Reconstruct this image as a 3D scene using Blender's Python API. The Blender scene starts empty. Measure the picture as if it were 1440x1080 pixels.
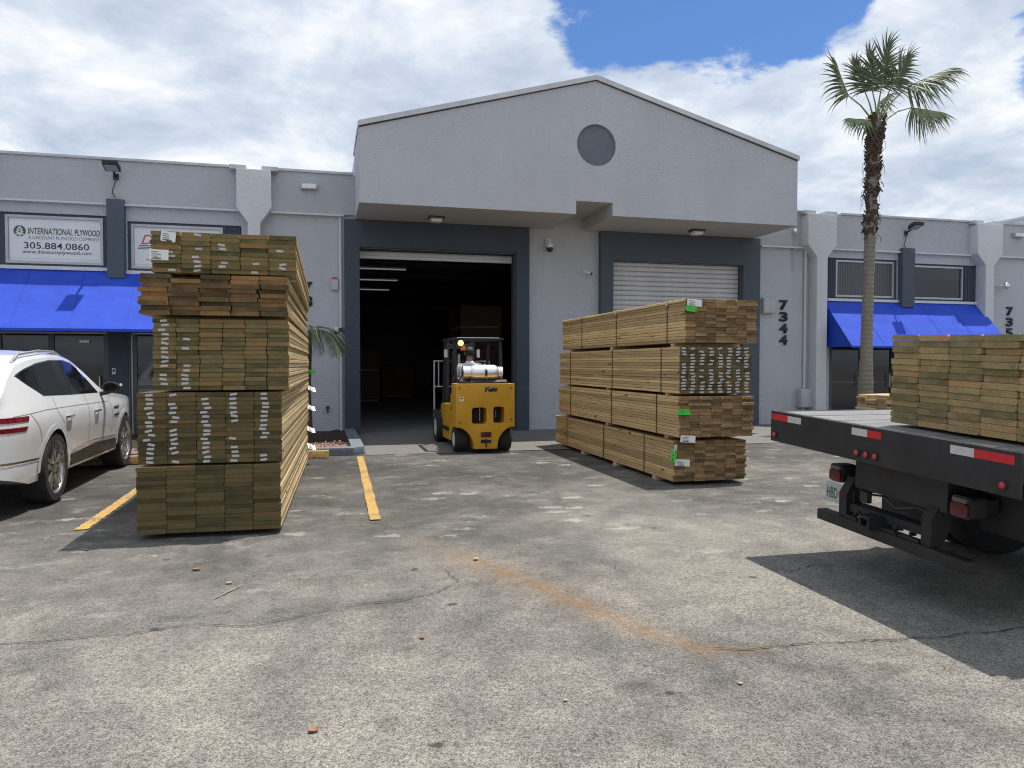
import bpy, bmesh, math, random
import numpy as np
from mathutils import Vector, Matrix, Quaternion
from math import radians, pi, sin, cos
random.seed(7); RNG = np.random.default_rng(7)
scene = bpy.context.scene
C = scene.collection

# ------------------------------------------------------------------ camera
cam_d = bpy.data.cameras.new('camera'); cam = bpy.data.objects.new('camera', cam_d); C.objects.link(cam)
cam_d.sensor_fit = 'HORIZONTAL'; cam_d.sensor_width = 36; cam_d.lens = 36*1040/1440
cam_d.clip_start = .05; cam_d.clip_end = 2000
cam.location = (0, 0, 1.5)
cam.rotation_euler = (radians(90)-math.atan(28/1040), 0, -radians(14.5))
scene.camera = cam
# ------------------------------------------------------------------ sun, sky, exposure
SUN = Vector((.255, .085, 1)).normalized()
sd = bpy.data.lights.new('sun', 'SUN'); so = bpy.data.objects.new('sun', sd); C.objects.link(so)
sd.energy = 5.0; sd.angle = radians(.6); sd.color = (1, .95, .87)
so.rotation_euler = (-SUN).to_track_quat('-Z', 'Y').to_euler(); so.location = (10, 8, 40)
world = bpy.data.worlds.new('World'); scene.world = world; world.use_nodes = True
nt = world.node_tree; nt.nodes.clear()
def wn(t, **k):
    n = nt.nodes.new(t)
    for a, b in k.items(): setattr(n, a, b)
    return n
def wl(a, b): nt.links.new(a, b)
def wm(op, a, b=None, c=None, clamp=False):
    n = wn('ShaderNodeMath', operation=op, use_clamp=clamp)
    for i, v in enumerate((a, b, c)):
        if v is None: continue
        if isinstance(v, (int, float)): n.inputs[i].default_value = v
        else: wl(v, n.inputs[i])
    return n.outputs[0]
sky = wn('ShaderNodeTexSky', sky_type='NISHITA', sun_disc=False)
sky.sun_elevation = math.asin(SUN.z); sky.sun_rotation = math.atan2(SUN.x, SUN.y)
sky.air_density = 1.0; sky.dust_density = 0.6; sky.ozone_density = 2.0
tc = wn('ShaderNodeTexCoord'); sep = wn('ShaderNodeSeparateXYZ'); wl(tc.outputs['Generated'], sep.inputs[0])
zz = wm('ADD', wm('MAXIMUM', sep.outputs[2], 0.0), .16)
comb = wn('ShaderNodeCombineXYZ'); wl(wm('DIVIDE', sep.outputs[0], zz), comb.inputs[0]); wl(wm('DIVIDE', sep.outputs[1], zz), comb.inputs[1])
def wnoise(scale, detail, rough, off, dist=0.0):
    mp = wn('ShaderNodeMapping'); mp.inputs['Location'].default_value = off; wl(comb.outputs[0], mp.inputs[0])
    n = wn('ShaderNodeTexNoise'); n.inputs['Scale'].default_value = scale; n.inputs['Detail'].default_value = detail
    n.inputs['Roughness'].default_value = rough; n.inputs['Distortion'].default_value = dist
    wl(mp.outputs[0], n.inputs['Vector']); return n.outputs[0]
cover = wnoise(1.6, 12, .63, (3.3, 1.2, 0), .15)
shade = wnoise(2.0, 12, .62, (8.1, 4.4, 2), .25)
def gapdot(v, lo, hi):
    d = wn('ShaderNodeVectorMath', operation='DOT_PRODUCT'); wl(tc.outputs['Generated'], d.inputs[0]); d.inputs[1].default_value = Vector(v).normalized()
    m = wn('ShaderNodeMapRange', interpolation_type='SMOOTHSTEP'); wl(d.outputs['Value'], m.inputs[0])
    m.inputs[1].default_value = lo; m.inputs[2].default_value = hi; return m.outputs[0]
gap = gapdot((.43, .785, .45), .984, .9985)
for v_, lo_, hi_, k_ in (((.358, .817, .453), .985, .998, 1.0), ((.51, .745, .44), .987, .9985, 1.0), ((.56, .715, .43), .988, .998, .55), ((.748, .575, .332), .993, .9992, .75)): gap = wm('MAXIMUM', gap, wm('MULTIPLY', gapdot(v_, lo_, hi_), k_))
field = wm('SUBTRACT', wm('ADD', cover, .25), wm('MULTIPLY', gap, .37))
mr = wn('ShaderNodeMapRange', interpolation_type='SMOOTHSTEP'); wl(field, mr.inputs[0]); mr.inputs[1].default_value = .435; mr.inputs[2].default_value = .525
cr = wn('ShaderNodeValToRGB'); wl(shade, cr.inputs[0])
e = cr.color_ramp.elements; e[0].position = .36; e[0].color = (5.0, 5.95, 7.4, 1); e[1].position = .66; e[1].color = (10.6, 10.7, 10.9, 1)
em = cr.color_ramp.elements.new(.50); em.color = (6.9, 7.7, 8.9, 1)
skym = wn('ShaderNodeMix', data_type='RGBA', blend_type='MULTIPLY'); skym.inputs['Factor'].default_value = 1
wl(sky.outputs[0], skym.inputs['A']); skym.inputs['B'].default_value = (.72, 1.0, 1.38, 1)
mix = wn('ShaderNodeMix', data_type='RGBA'); wl(mr.outputs[0], mix.inputs['Factor']); wl(skym.outputs['Result'], mix.inputs['A']); wl(cr.outputs[0], mix.inputs['B'])
bg = wn('ShaderNodeBackground'); bg.inputs[1].default_value = .1; wl(mix.outputs['Result'], bg.inputs[0])
wo = wn('ShaderNodeOutputWorld'); wl(bg.outputs[0], wo.inputs[0])
scene.cycles.filter_width = 1.1
vs = scene.view_settings
scene.display_settings.display_device = 'sRGB'
vs.view_transform = 'Standard'; vs.look = 'None'; vs.exposure = 0.0; vs.gamma = 1.0; vs.use_curve_mapping = False

# ------------------------------------------------------------------ material helpers
class NT:
    def __init__(s, name):
        s.m = bpy.data.materials.new(name); s.m.use_nodes = True; s.t = s.m.node_tree
        s.b = s.t.nodes['Principled BSDF']; s._tc = None
    def n(s, t, **k):
        n = s.t.nodes.new(t)
        for a, b in k.items(): setattr(n, a, b)
        return n
    def l(s, a, b): s.t.links.new(a, b)
    def setv(s, sock, v):
        if isinstance(v, bpy.types.NodeSocket): s.l(v, sock)
        elif isinstance(v, (tuple, list)) and len(v) == 3 and sock.type == 'RGBA': sock.default_value = (*v, 1)
        else: sock.default_value = v
    def coord(s, kind='Object'):
        if s._tc is None: s._tc = s.n('ShaderNodeTexCoord')
        return s._tc.outputs[kind]
    def mapping(s, vec, scale=(1, 1, 1), loc=(0, 0, 0)):
        n = s.n('ShaderNodeMapping'); s.setv(n.inputs[0], vec); s.setv(n.inputs['Scale'], scale); s.setv(n.inputs['Location'], loc); return n.outputs[0]
    def noise(s, vec, scale, detail=4, rough=.55, dist=0, out=0):
        n = s.n('ShaderNodeTexNoise'); s.setv(n.inputs['Vector'], vec); s.setv(n.inputs['Scale'], scale); s.setv(n.inputs['Detail'], detail)
        s.setv(n.inputs['Roughness'], rough); s.setv(n.inputs['Distortion'], dist); return n.outputs[out]
    def voro(s, vec, scale, feature='F1', out='Distance'):
        n = s.n('ShaderNodeTexVoronoi', feature=feature); s.setv(n.inputs['Vector'], vec); s.setv(n.inputs['Scale'], scale); return n.outputs[out]
    def math(s, op, a, b=0.0, c=0.0, clamp=False):
        n = s.n('ShaderNodeMath', operation=op, use_clamp=clamp)
        s.setv(n.inputs[0], a); s.setv(n.inputs[1], b); s.setv(n.inputs[2], c); return n.outputs[0]
    def rng(s, v, a, b, c=0.0, d=1.0, smooth=False):
        n = s.n('ShaderNodeMapRange'); n.interpolation_type = 'SMOOTHSTEP' if smooth else 'LINEAR'
        for i, x in enumerate((v, a, b, c, d)): s.setv(n.inputs[i], x)
        return n.outputs[0]
    def mix(s, f, a, b, mode='MIX'):
        n = s.n('ShaderNodeMix', data_type='RGBA', blend_type=mode)
        s.setv(n.inputs['Factor'], f); s.setv(n.inputs['A'], a); s.setv(n.inputs['B'], b); return n.outputs['Result']
    def ramp(s, v, stops):
        n = s.n('ShaderNodeValToRGB'); s.setv(n.inputs[0], v); el = n.color_ramp.elements
        el[0].position, el[0].color = stops[0][0], (*stops[0][1], 1); el[1].position, el[1].color = stops[-1][0], (*stops[-1][1], 1)
        for p, c in stops[1:-1]: x = el.new(p); x.color = (*c, 1)
        return n.outputs[0]
    def attr(s, name):
        n = s.n('ShaderNodeAttribute', attribute_name=name); return n.outputs['Fac']
    def bump(s, h, strength=.3, dist=.01):
        n = s.n('ShaderNodeBump'); s.setv(n.inputs['Height'], h); s.setv(n.inputs['Strength'], strength); s.setv(n.inputs['Distance'], dist)
        s.l(n.outputs[0], s.b.inputs['Normal'])
    def base(s, c): s.setv(s.b.inputs['Base Color'], c)
    def rough(s, v): s.setv(s.b.inputs['Roughness'], v)
    def metal(s, v): s.setv(s.b.inputs['Metallic'], v)
    def spec(s, v): s.setv(s.b.inputs['Specular IOR Level'], v)
def sc3(c, k): return tuple(max(0, min(1, x*k)) for x in c)
def simple(name, col, rough=.6, metal=0, var=.12, scale=3, bump=None, spec=.5, coat=0):
    t = NT(name); v = t.coord()
    f = t.rng(t.noise(v, scale, 6, .62), .3, .7)
    t.base(t.mix(f, sc3(col, 1-var), sc3(col, 1+var))); t.metal(metal); t.spec(spec)
    t.rough(t.rng(t.noise(v, scale*2.3, 4), .3, .7, max(0, rough-.08), min(1, rough+.08)))
    if bump: t.bump(t.noise(v, bump[0], 5, .6), bump[1], bump[2])
    if coat: t.b.inputs['Coat Weight'].default_value = coat; t.b.inputs['Coat Roughness'].default_value = .04
    return t.m
def emit(name, col, st):
    t = NT(name); t.base(col); t.setv(t.b.inputs['Emission Color'], col); t.b.inputs['Emission Strength'].default_value = st; return t.m

def stucco(name, col, stain=.16):
    t = NT(name); v = t.coord()
    big = t.rng(t.noise(v, .55, 6, .65), .33, .68)
    strk = t.rng(t.noise(t.mapping(v, (2.2, 2.2, .35)), 1.3, 5, .7), .45, .8)
    c = t.mix(big, sc3(col, 1-stain*.5), sc3(col, 1.05)); c = t.mix(t.math('MULTIPLY', strk, stain*1.6), c, sc3(col, .70)); c = t.mix(t.rng(t.noise(t.mapping(v, (7, 7, .5)), 1.2, 6, .7), .60, .80, 0, stain*1.5), c, sc3(col, .62)); c = t.mix(t.rng(t.noise(v, 1.7, 8, .72, .6), .60, .74, 0, stain), c, sc3(col, 1.18))
    fine = t.noise(v, 42, 5, .7)
    c = t.mix(t.rng(fine, .25, .75), sc3(col, .86), c, 'MIX'); 
    t.base(t.mix(.55, c, t.mix(t.rng(fine, .3, .7), sc3(col, .82), sc3(col, 1.1)), 'MIX') if False else c); t.rough(.9); t.spec(.25)
    h = t.math('ADD', t.noise(v, 30, 5, .65), t.math('MULTIPLY', t.noise(v, 5, 3), .8)); t.bump(h, .8, .03)
    return t.m
M = {}
M['wall'] = stucco('grey_stucco', (.53, .55, .595), .26)
M['wall_band'] = stucco('grey_stucco_band', (.50, .52, .56), .24)
M['pale'] = stucco('pale_grey_paint', (.68, .70, .73), .08)
M['slate'] = stucco('slate_paint', (.078, .094, .122), .2)
M['slate_mid'] = stucco('slate_paint_mid', (.105, .126, .155), .2)
M['disc'] = simple('disc_grey', (.125, .142, .175), .8, bump=(30, .3, .01))
M['coping'] = simple('coping_metal', (.50, .51, .53), .45, .3, .15, 2)
M['soffit'] = stucco('soffit_paint', (.52, .51, .50), .12)
M['dark'] = simple('dark_interior', (.06, .06, .062), .9)
M['int_wall'] = simple('interior_block', (.30, .30, .32), .9, scale=1.2)
M['int_floor'] = simple('interior_concrete', (.22, .215, .21), .6, scale=1.4)
M['ceil'] = simple('ceiling_insulation', (.55, .55, .55), .9, scale=1.0)
M['steel_dark'] = simple('dark_steel', (.05, .05, .055), .6, .3)
M['shutter_metal'] = simple('roll_door_paint', (.55, .55, .56), .55, .1, .1, 2)
M['white_plastic'] = simple('white_plastic', (.72, .72, .72), .4)
M['grey_plastic'] = simple('grey_plastic', (.42, .43, .45), .5)
M['black_plastic'] = simple('black_plastic', (.025, .025, .027), .45)
M['lens'] = simple('lamp_lens', (.75, .75, .72), .25)
M['sign_white'] = simple('sign_vinyl', (.70, .71, .74), .4, var=.04)
M['sign_green'] = simple('sign_green', (.025, .13, .045), .5); M['sign_black'] = simple('sign_black', (.018, .018, .02), .5)
M['sign_grey'] = simple('sign_grey', (.16, .16, .17), .5); M['sign_red'] = simple('sign_red', (.55, .035, .04), .5); M['sign_navy'] = simple('sign_navy', (.02, .06, .09), .5)
M['alu'] = simple('aluminium', (.62, .62, .61), .35, .85)
M['alu_dark'] = simple('bronze_aluminium', (.07, .075, .085), .45, .4)
M['frame_metal'] = simple('window_metal', (.42, .43, .46), .45, .4)
M['chrome'] = simple('chrome', (.75, .75, .75), .15, 1)
t = NT('dark_glass'); t.base((.012, .015, .02)); t.rough(t.rng(t.noise(t.coord(), .8, 3), .3, .7, .03, .09)); t.spec(.6); M['glass'] = t.m
t = NT('blinds'); w = t.n('ShaderNodeTexWave'); w.inputs['Scale'].default_value = 4.2; t.l(t.coord(), w.inputs[0]); t.base(t.mix(w.outputs['Fac'], (.05, .05, .054), (.095, .095, .10))); t.rough(.35); M['blinds'] = t.m
# awning cloth
t = NT('blue_awning_cloth'); v = t.coord(); weave = t.noise(v, 220, 2); fold = t.noise(t.mapping(v, (1.2, 2, 2)), 1.6, 4)
dust = t.rng(t.noise(t.mapping(v, (5, 1, .6)), 1.4, 6, .7), .52, .8, 0, .28); t.base(t.mix(dust, t.mix(t.rng(fold, .3, .7), (.018, .062, .48), (.024, .08, .58)), (.06, .11, .46))); t.rough(.65); t.spec(.3); t.bump(t.math('ADD', t.math('MULTIPLY', fold, 4), weave), .30, .03); M['awning'] = t.m
# concrete / kerb / paint
M['concrete'] = stucco('apron_concrete', (.22, .212, .20), .5)
M['kerb'] = stucco('painted_kerb', (.20, .235, .275), .3)
M['mulch'] = simple('mulch', (.055, .038, .028), .95, var=.5, scale=30, bump=(45, 1, .05))
M['rock'] = simple('red_lava_rock', (.30, .17, .13), .9, var=.5, scale=4)
def worn_paint(name, col):
    t = NT(name); v = t.coord()
    w = t.math('ADD', t.noise(v, 26, 8, .75), t.math('MULTIPLY', t.noise(v, 3.2, 4), .45))
    k = t.rng(w, .74, .84, smooth=True)
    sp = t.rng(t.noise(v, 130, 3, .6), .35, .65)
    c = t.mix(sp, sc3(col, .72), sc3(col, 1.1)); t.base(t.mix(k, c, (.12, .115, .11))); t.rough(.85); t.bump(sp, .3, .004); return t.m
M['yellow'] = worn_paint('worn_yellow_paint', (.52, .325, .095))
M['crack'] = simple('crack_dark', (.035, .033, .032), .95)  # dark tone of the asphalt crack ribbons
# asphalt
t = NT('worn_asphalt'); v = t.coord()
agg = t.voro(v, 160, out='Color'); sepn = t.n('ShaderNodeSeparateColor'); t.l(agg, sepn.inputs[0]); cell = sepn.outputs[0]
dist = t.voro(v, 160)
big = t.rng(t.noise(v, .45, 8, .66, .4), .34, .66); mid = t.rng(t.noise(v, 2.1, 7, .68), .3, .72); fine = t.noise(v, 34, 6, .72)
wear = t.attr('wear'); darkm = t.attr('dark'); rust = t.attr('rust'); scuff = t.attr('scuff')
tone = t.math('ADD', t.math('MULTIPLY', t.noise(v, .5, 8, .68, .4), .9), t.math('ADD', t.math('MULTIPLY', t.noise(v, 3.1, 7, .7), .55), t.math('MULTIPLY', wear, .26)))
c = t.ramp(t.rng(tone, .60, 1.12), [(0, (.060, .059, .059)), (.35, (.114, .109, .102)), (.7, (.202, .188, .169)), (1, (.285, .263, .232))])
cell2 = t.voro(v, 300, out='Color'); sep2 = t.n('ShaderNodeSeparateColor'); t.l(cell2, sep2.inputs[0])
spk = t.math('ADD', t.math('MULTIPLY', cell, .62), t.math('ADD', t.math('MULTIPLY', sep2.outputs[1], .5), t.rng(fine, .3, .7, -.2, .2)))
amp = t.rng(wear, .1, 1, .45, 1.0)
gain = t.math('ADD', 1.0, t.math('MULTIPLY', t.math('SUBTRACT', t.rng(spk, .15, 1.0, .34, 1.66), 1.0), amp))
gv = t.n('ShaderNodeVectorMath', operation='SCALE'); t.l(c, gv.inputs[0]); t.l(gain, gv.inputs['Scale']); c = gv.outputs[0]
st = t.noise(t.mapping(v, (1.0, 1.5, 1)), 1.9, 8, .74)
sct = t.math('MULTIPLY', t.math('MULTIPLY', t.rng(st, .54, .68, 0, 1, True), scuff), t.rng(fine, .35, .6, .2, 1))
c = t.mix(t.math('MULTIPLY', sct, .7), c, (.40, .385, .36))
spot = t.voro(t.mapping(v, (1, 1.2, 1)), 1.7); spot = t.math('ADD', spot, t.rng(t.noise(v, 22, 5, .7), .3, .7, -.05, .05)); c = t.mix(t.rng(spot, .075, .045, 0, .75, True), c, (.03, .03, .03))
pale = t.voro(t.mapping(v, (1, 1.9, 1), (3.1, 7.7, 0)), 1.15); pale = t.math('ADD', pale, t.rng(t.noise(v, 12, 6, .75), .3, .7, -.12, .12)); c = t.mix(t.math('MULTIPLY', t.rng(pale, .17, .08, 0, .65, True), t.rng(scuff, .2, .9)), c, (.42, .40, .37))
c = t.mix(t.math('MULTIPLY', t.attr('tyre'), t.rng(fine, .3, .7, .15, .42)), c, (.05, .05, .052))
c = t.mix(t.math('MULTIPLY', t.math('MULTIPLY', darkm, t.rng(fine, .25, .75, .55, 1)), .8), c, (.035, .034, .034))
rf = t.math('MULTIPLY', rust, t.rng(t.noise(v, 9, 7, .75), .30, .66, 0, 1, True), clamp=True)
c = t.mix(t.math('MULTIPLY', rf, .72), c, t.mix(t.rng(fine, .3, .7), (.15, .085, .038), (.30, .19, .095)))
t.base(c); t.rough(.9); t.spec(.25)
t.bump(t.math('ADD', t.math('MULTIPLY', t.rng(dist, .6, 0), .6), fine), .75, .007); M['asphalt'] = t.m
# wood
def wood_end(name, ramp):
    t = NT(name); oi = t.n('ShaderNodeObjectInfo'); r = oi.outputs['Random']
    wn_ = t.n('ShaderNodeTexWhiteNoise', noise_dimensions='1D'); t.l(r, wn_.inputs['W']); rv = wn_.outputs['Color']
    vm = t.n('ShaderNodeVectorMath', operation='MULTIPLY_ADD'); t.l(rv, vm.inputs[0]); vm.inputs[1].default_value = (.5, 0, .34); vm.inputs[2].default_value = (-.25, 0, -.17)
    add = t.n('ShaderNodeVectorMath', operation='ADD'); t.l(t.coord(), add.inputs[0]); t.l(vm.outputs[0], add.inputs[1])
    flat = t.mapping(add.outputs[0], (1, 0.02, 1))
    ln = t.n('ShaderNodeVectorMath', operation='LENGTH'); t.l(flat, ln.inputs[0])
    warp = t.noise(flat, 14, 3)
    rings = t.math('SINE', t.math('MULTIPLY', t.math('ADD', ln.outputs['Value'], t.math('MULTIPLY', warp, .02)), 560))
    off = t.n('ShaderNodeVectorMath', operation='MULTIPLY_ADD'); t.l(rv, off.inputs[0]); off.inputs[1].default_value = (9, 9, 9); t.l(t.coord(), off.inputs[2])
    blot = t.noise(off.outputs[0], 7, 5, .6)
    col = t.ramp(t.math('ADD', t.math('MULTIPLY', r, .85), t.math('MULTIPLY', t.math('SUBTRACT', blot, .5), 1.3), clamp=False), ramp)
    c = t.mix(t.rng(rings, -1, 1, .0, .6), col, t.mix(1, col, (.45, .42, .38), 'MULTIPLY'))
    c = t.mix(t.math('MULTIPLY', t.rng(t.noise(off.outputs[0], 60, 4, .7), .5, .8), .5), c, (.04, .033, .02))
    t.base(c); t.rough(.9); t.spec(.2); t.bump(t.math('ADD', rings, t.noise(off.outputs[0], 120, 3)), .25, .003); return t.m
def wood_side(name, a, b, dk):
    t = NT(name); oi = t.n('ShaderNodeObjectInfo'); r = oi.outputs['Random']
    wn_ = t.n('ShaderNodeTexWhiteNoise', noise_dimensions='1D'); t.l(r, wn_.inputs['W'])
    off = t.n('ShaderNodeVectorMath', operation='MULTIPLY_ADD'); t.l(wn_.outputs['Color'], off.inputs[0]); off.inputs[1].default_value = (11, 17, 13); t.l(t.coord(), off.inputs[2])
    g = t.noise(t.mapping(off.outputs[0], (9, .55, 14)), 3.2, 7, .66, .6)
    g2 = t.noise(t.mapping(off.outputs[0], (1.5, .6, 3)), 2.0, 4)
    c = t.mix(t.rng(g, .32, .70), a, b); c = t.mix(t.rng(g2, .35, .72, 0, .55), c, dk)
    tint = t.rng(r, 0, 1, .62, 1.22); cc = t.n('ShaderNodeVectorMath', operation='SCALE'); t.l(c, cc.inputs[0]); t.l(tint, cc.inputs['Scale'])
    kn = t.voro(t.mapping(off.outputs[0], (3.0, 1.25, 5.5)), 1.35); kf = t.rng(kn, .12, .07, 0, 1, True)
    lin = t.rng(t.noise(t.mapping(off.outputs[0], (20, .7, 40)), 2.2, 4, .6), .56, .68, 0, .8, True)
    c = t.mix(lin, cc.outputs[0], sc3(dk, .55)); c = t.mix(t.math('MULTIPLY', kf, .9), c, (.045, .025, .012))
    t.base(c); t.rough(.85); t.spec(.25); t.bump(g, .35, .004); return t.m
M['end_green'] = wood_end('treated_end_green', [(0, (0.112, 0.099, 0.045)), (.3, (0.196, 0.159, 0.071)), (.6, (0.263, 0.203, 0.091)), (.85, (0.302, 0.188, 0.079)), (1, (0.380, 0.197, 0.073))])
M['end_brown'] = wood_end('treated_end_brown', [(0, (.085, .072, .042)), (.35, (.17, .12, .062)), (.65, (.28, .165, .072)), (1, (.42, .225, .09))])
M['end_dark'] = wood_end('treated_end_dark', [(0, (0.083, 0.072, 0.035)), (.4, (0.140, 0.111, 0.052)), (.75, (0.177, 0.132, 0.060)), (1, (0.225, 0.125, 0.056))])
M['end_tan'] = wood_end('treated_end_tan', [(0, (0.161, 0.113, 0.061)), (.35, (0.271, 0.180, 0.092)), (.7, (0.370, 0.236, 0.123)), (1, (0.455, 0.269, 0.135))])
M['end_fresh'] = wood_end('treated_end_fresh', [(0, (0.180, 0.163, 0.080)), (.35, (0.312, 0.251, 0.125)), (.65, (0.444, 0.335, 0.167)), (.88, (0.503, 0.330, 0.156)), (1, (0.552, 0.280, 0.119))])
M['side'] = wood_side('treated_side', (.57, .43, .245), (.46, .34, .185), (.33, .25, .13))
M['side_tan'] = wood_side('treated_side_tan', (.70, .505, .26), (.57, .40, .195), (.42, .295, .14))
M['raw'] = wood_side('raw_pine', (.66, .50, .32), (.56, .41, .25), (.45, .32, .19))
t = NT('stapled_tag'); v = t.coord(); pr = t.rng(t.noise(t.mapping(v, (160, 1, 320)), 1, 2, .5), .52, .6, 0, 1)
t.base(t.mix(t.math('MULTIPLY', pr, .6), (.52, .52, .51), (.17, .17, .17))); t.rough(.5); M['tag'] = t.m
M['paper'] = simple('label_paper', (.76, .76, .74), .55, var=.05); M['print'] = simple('label_print', (.05, .05, .05), .6)
M['green_tag'] = simple('green_tag', (.05, .62, .045), .45, var=.08); M['green_dark'] = simple('green_print', (.02, .22, .03), .5); M['strap'] = simple('black_strap', (.03, .03, .03), .5)
M['strap_edge'] = simple('edge_protector', (.6, .6, .58), .5)
print('mats ok')

# ------------------------------------------------------------------ geometry helpers
def wmat(o):
    return (wmat(o.parent) @ o.matrix_parent_inverse @ o.matrix_basis) if o.parent else o.matrix_basis.copy()
def put(o, parent=None, world=False):
    C.objects.link(o)
    if parent:
        o.parent = parent
        if world: o.matrix_parent_inverse = wmat(parent).inverted()
    return o
def props(o, label=None, cat=None, group=None, kind=None):
    if label: o['label'] = label
    if cat: o['category'] = cat
    if group: o['group'] = group
    if kind: o['kind'] = kind
    return o
def empty(name, loc, rz=0, label=None, cat=None, group=None):
    o = bpy.data.objects.new(name, None); o.location = loc; o.rotation_euler = (0, 0, rz); o.empty_display_size = .2
    C.objects.link(o); return props(o, label, cat, group)
class MB:
    def __init__(s): s.bm = bmesh.new()
    def face(s, vs, m=0):
        f = s.bm.faces.new([s.bm.verts.new(v) for v in vs]); f.material_index = m; return f
    def box(s, x0, x1, y0, y1, z0, z1, m=0):
        v = [s.bm.verts.new((x, y, z)) for z in (z0, z1) for y in (y0, y1) for x in (x0, x1)]
        for q in ((0, 2, 3, 1), (4, 5, 7, 6), (0, 1, 5, 4), (2, 6, 7, 3), (0, 4, 6, 2), (1, 3, 7, 5)):
            s.bm.faces.new([v[i] for i in q]).material_index = m
        return s
    def prism(s, poly, axis, a, b, m=0):
        """poly: 2D outline; axis: the extrusion axis 'x','y' or 'z'"""
        def p(u, w, k): return {'x': (k, u, w), 'y': (u, k, w), 'z': (u, w, k)}[axis]
        A = [s.bm.verts.new(p(u, w, a)) for u, w in poly]; B = [s.bm.verts.new(p(u, w, b)) for u, w in poly]; n = len(poly)
        fs = [s.bm.faces.new(A), s.bm.faces.new(B[::-1])] + [s.bm.faces.new((A[i], B[i], B[(i+1) % n], A[(i+1) % n])) for i in range(n)]
        for f in fs: f.material_index = m
        return s
    def plate(s, outer, holes, y0, y1, m=0):
        """vertical plate in XZ with holes, from y0 (front) to y1"""
        for yy in (y0, y1):
            es = []
            for lp in [outer]+holes:
                vs = [s.bm.verts.new((x, yy, z)) for x, z in lp]
                es += [s.bm.edges.new((vs[i], vs[(i+1) % len(vs)])) for i in range(len(vs))]
            r = bmesh.ops.triangle_fill(s.bm, use_beauty=True, edges=es)
            for g in r['geom']:
                if isinstance(g, bmesh.types.BMFace): g.material_index = m
        for lp in [outer]+holes:
            n = len(lp)
            for i in range(n):
                (a, b), (c, d) = lp[i], lp[(i+1) % n]; s.face([(a, y0, b), (c, y0, d), (c, y1, d), (a, y1, b)], m)
        return s
    def tube(s, pts, r, n=8, m=0, cap=True):
        pts = [Vector(p) for p in pts]; rs = r if isinstance(r, (list, tuple)) else [r]*len(pts); rings = []
        up = None
        for i, p in enumerate(pts):
            d = (pts[min(i+1, len(pts)-1)]-pts[max(i-1, 0)]).normalized()
            if up is None: up = Vector((0, 0, 1)) if abs(d.z) < .9 else Vector((1, 0, 0))
            a = d.cross(up).normalized(); b = a.cross(d).normalized(); up = b
            rings.append([s.bm.verts.new(p+(a*cos(2*pi*k/n)+b*sin(2*pi*k/n))*rs[i]) for k in range(n)])
        for A, B in zip(rings, rings[1:]):
            for k in range(n): s.bm.faces.new((A[k], A[(k+1) % n], B[(k+1) % n], B[k])).material_index = m
        if cap:
            s.bm.faces.new(rings[0][::-1]).material_index = m; s.bm.faces.new(rings[-1]).material_index = m
        return s
    def lathe(s, prof, origin, axis='x', n=28, m=0, close=False):
        """prof: (r, h) pairs, h along axis from origin"""
        o = Vector(origin); rings = []
        for r, h in prof:
            ring = []
            for k in range(n):
                a = 2*pi*k/n; u, w = r*cos(a), r*sin(a)
                ring.append(s.bm.verts.new(o+Vector({'x': (h, u, w), 'y': (u, h, w), 'z': (u, w, h)}[axis])))
            rings.append(ring)
        for A, B in zip(rings, rings[1:]):
            for k in range(n): s.bm.faces.new((A[k], A[(k+1) % n], B[(k+1) % n], B[k])).material_index = m
        for R in ([rings[0]], [rings[-1]]):
            if not close: s.bm.faces.new(R[0]).material_index = m
        return s
    def mesh(s, name, mats, smooth=False, weld=True, normals=True):
        if weld: bmesh.ops.remove_doubles(s.bm, verts=s.bm.verts, dist=1e-5)
        if normals: bmesh.ops.recalc_face_normals(s.bm, faces=s.bm.faces)
        me = bpy.data.meshes.new(name); s.bm.to_mesh(me); s.bm.free()
        for m in (mats if isinstance(mats, (list, tuple)) else [mats]): me.materials.append(M[m] if isinstance(m, str) else m)
        if smooth:
            me.polygons.foreach_set('use_smooth', [True]*len(me.polygons))
            me.set_sharp_from_angle(angle=radians(smooth if smooth > 1 else 40))
        return me
    def build(s, name, mats, parent=None, bevel=0, smooth=False, world=True, seg=2):
        if bevel:
            bmesh.ops.remove_doubles(s.bm, verts=s.bm.verts, dist=1e-5); bmesh.ops.recalc_face_normals(s.bm, faces=s.bm.faces)
            ed = [e for e in s.bm.edges if len(e.link_faces) == 2 and e.calc_face_angle(0) > .5]
            bmesh.ops.bevel(s.bm, geom=ed, offset=bevel, segments=seg, profile=.7, affect='EDGES', clamp_overlap=True); smooth = smooth or 50
        o = bpy.data.objects.new(name, s.mesh(name, mats, smooth)); return put(o, parent, world)
def rect(x0, x1, z0, z1): return [(x0, z0), (x1, z0), (x1, z1), (x0, z1)]
def rrect(x0, x1, z0, z1, r, k=4):
    out = []
    for cx, cz, a0 in ((x1-r, z1-r, 0), (x0+r, z1-r, 90), (x0+r, z0+r, 180), (x1-r, z0+r, 270)):
        out += [(cx+r*cos(radians(a0+90*i/k)), cz+r*sin(radians(a0+90*i/k))) for i in range(k+1)]
    return out
def circ(cx, cz, r, n=40): return [(cx+r*cos(2*pi*i/n), cz+r*sin(2*pi*i/n)) for i in range(n)]
def one(name, mats, fn, parent=None, **k):
    b = MB(); fn(b); return b.build(name, mats, parent, **k)
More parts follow.
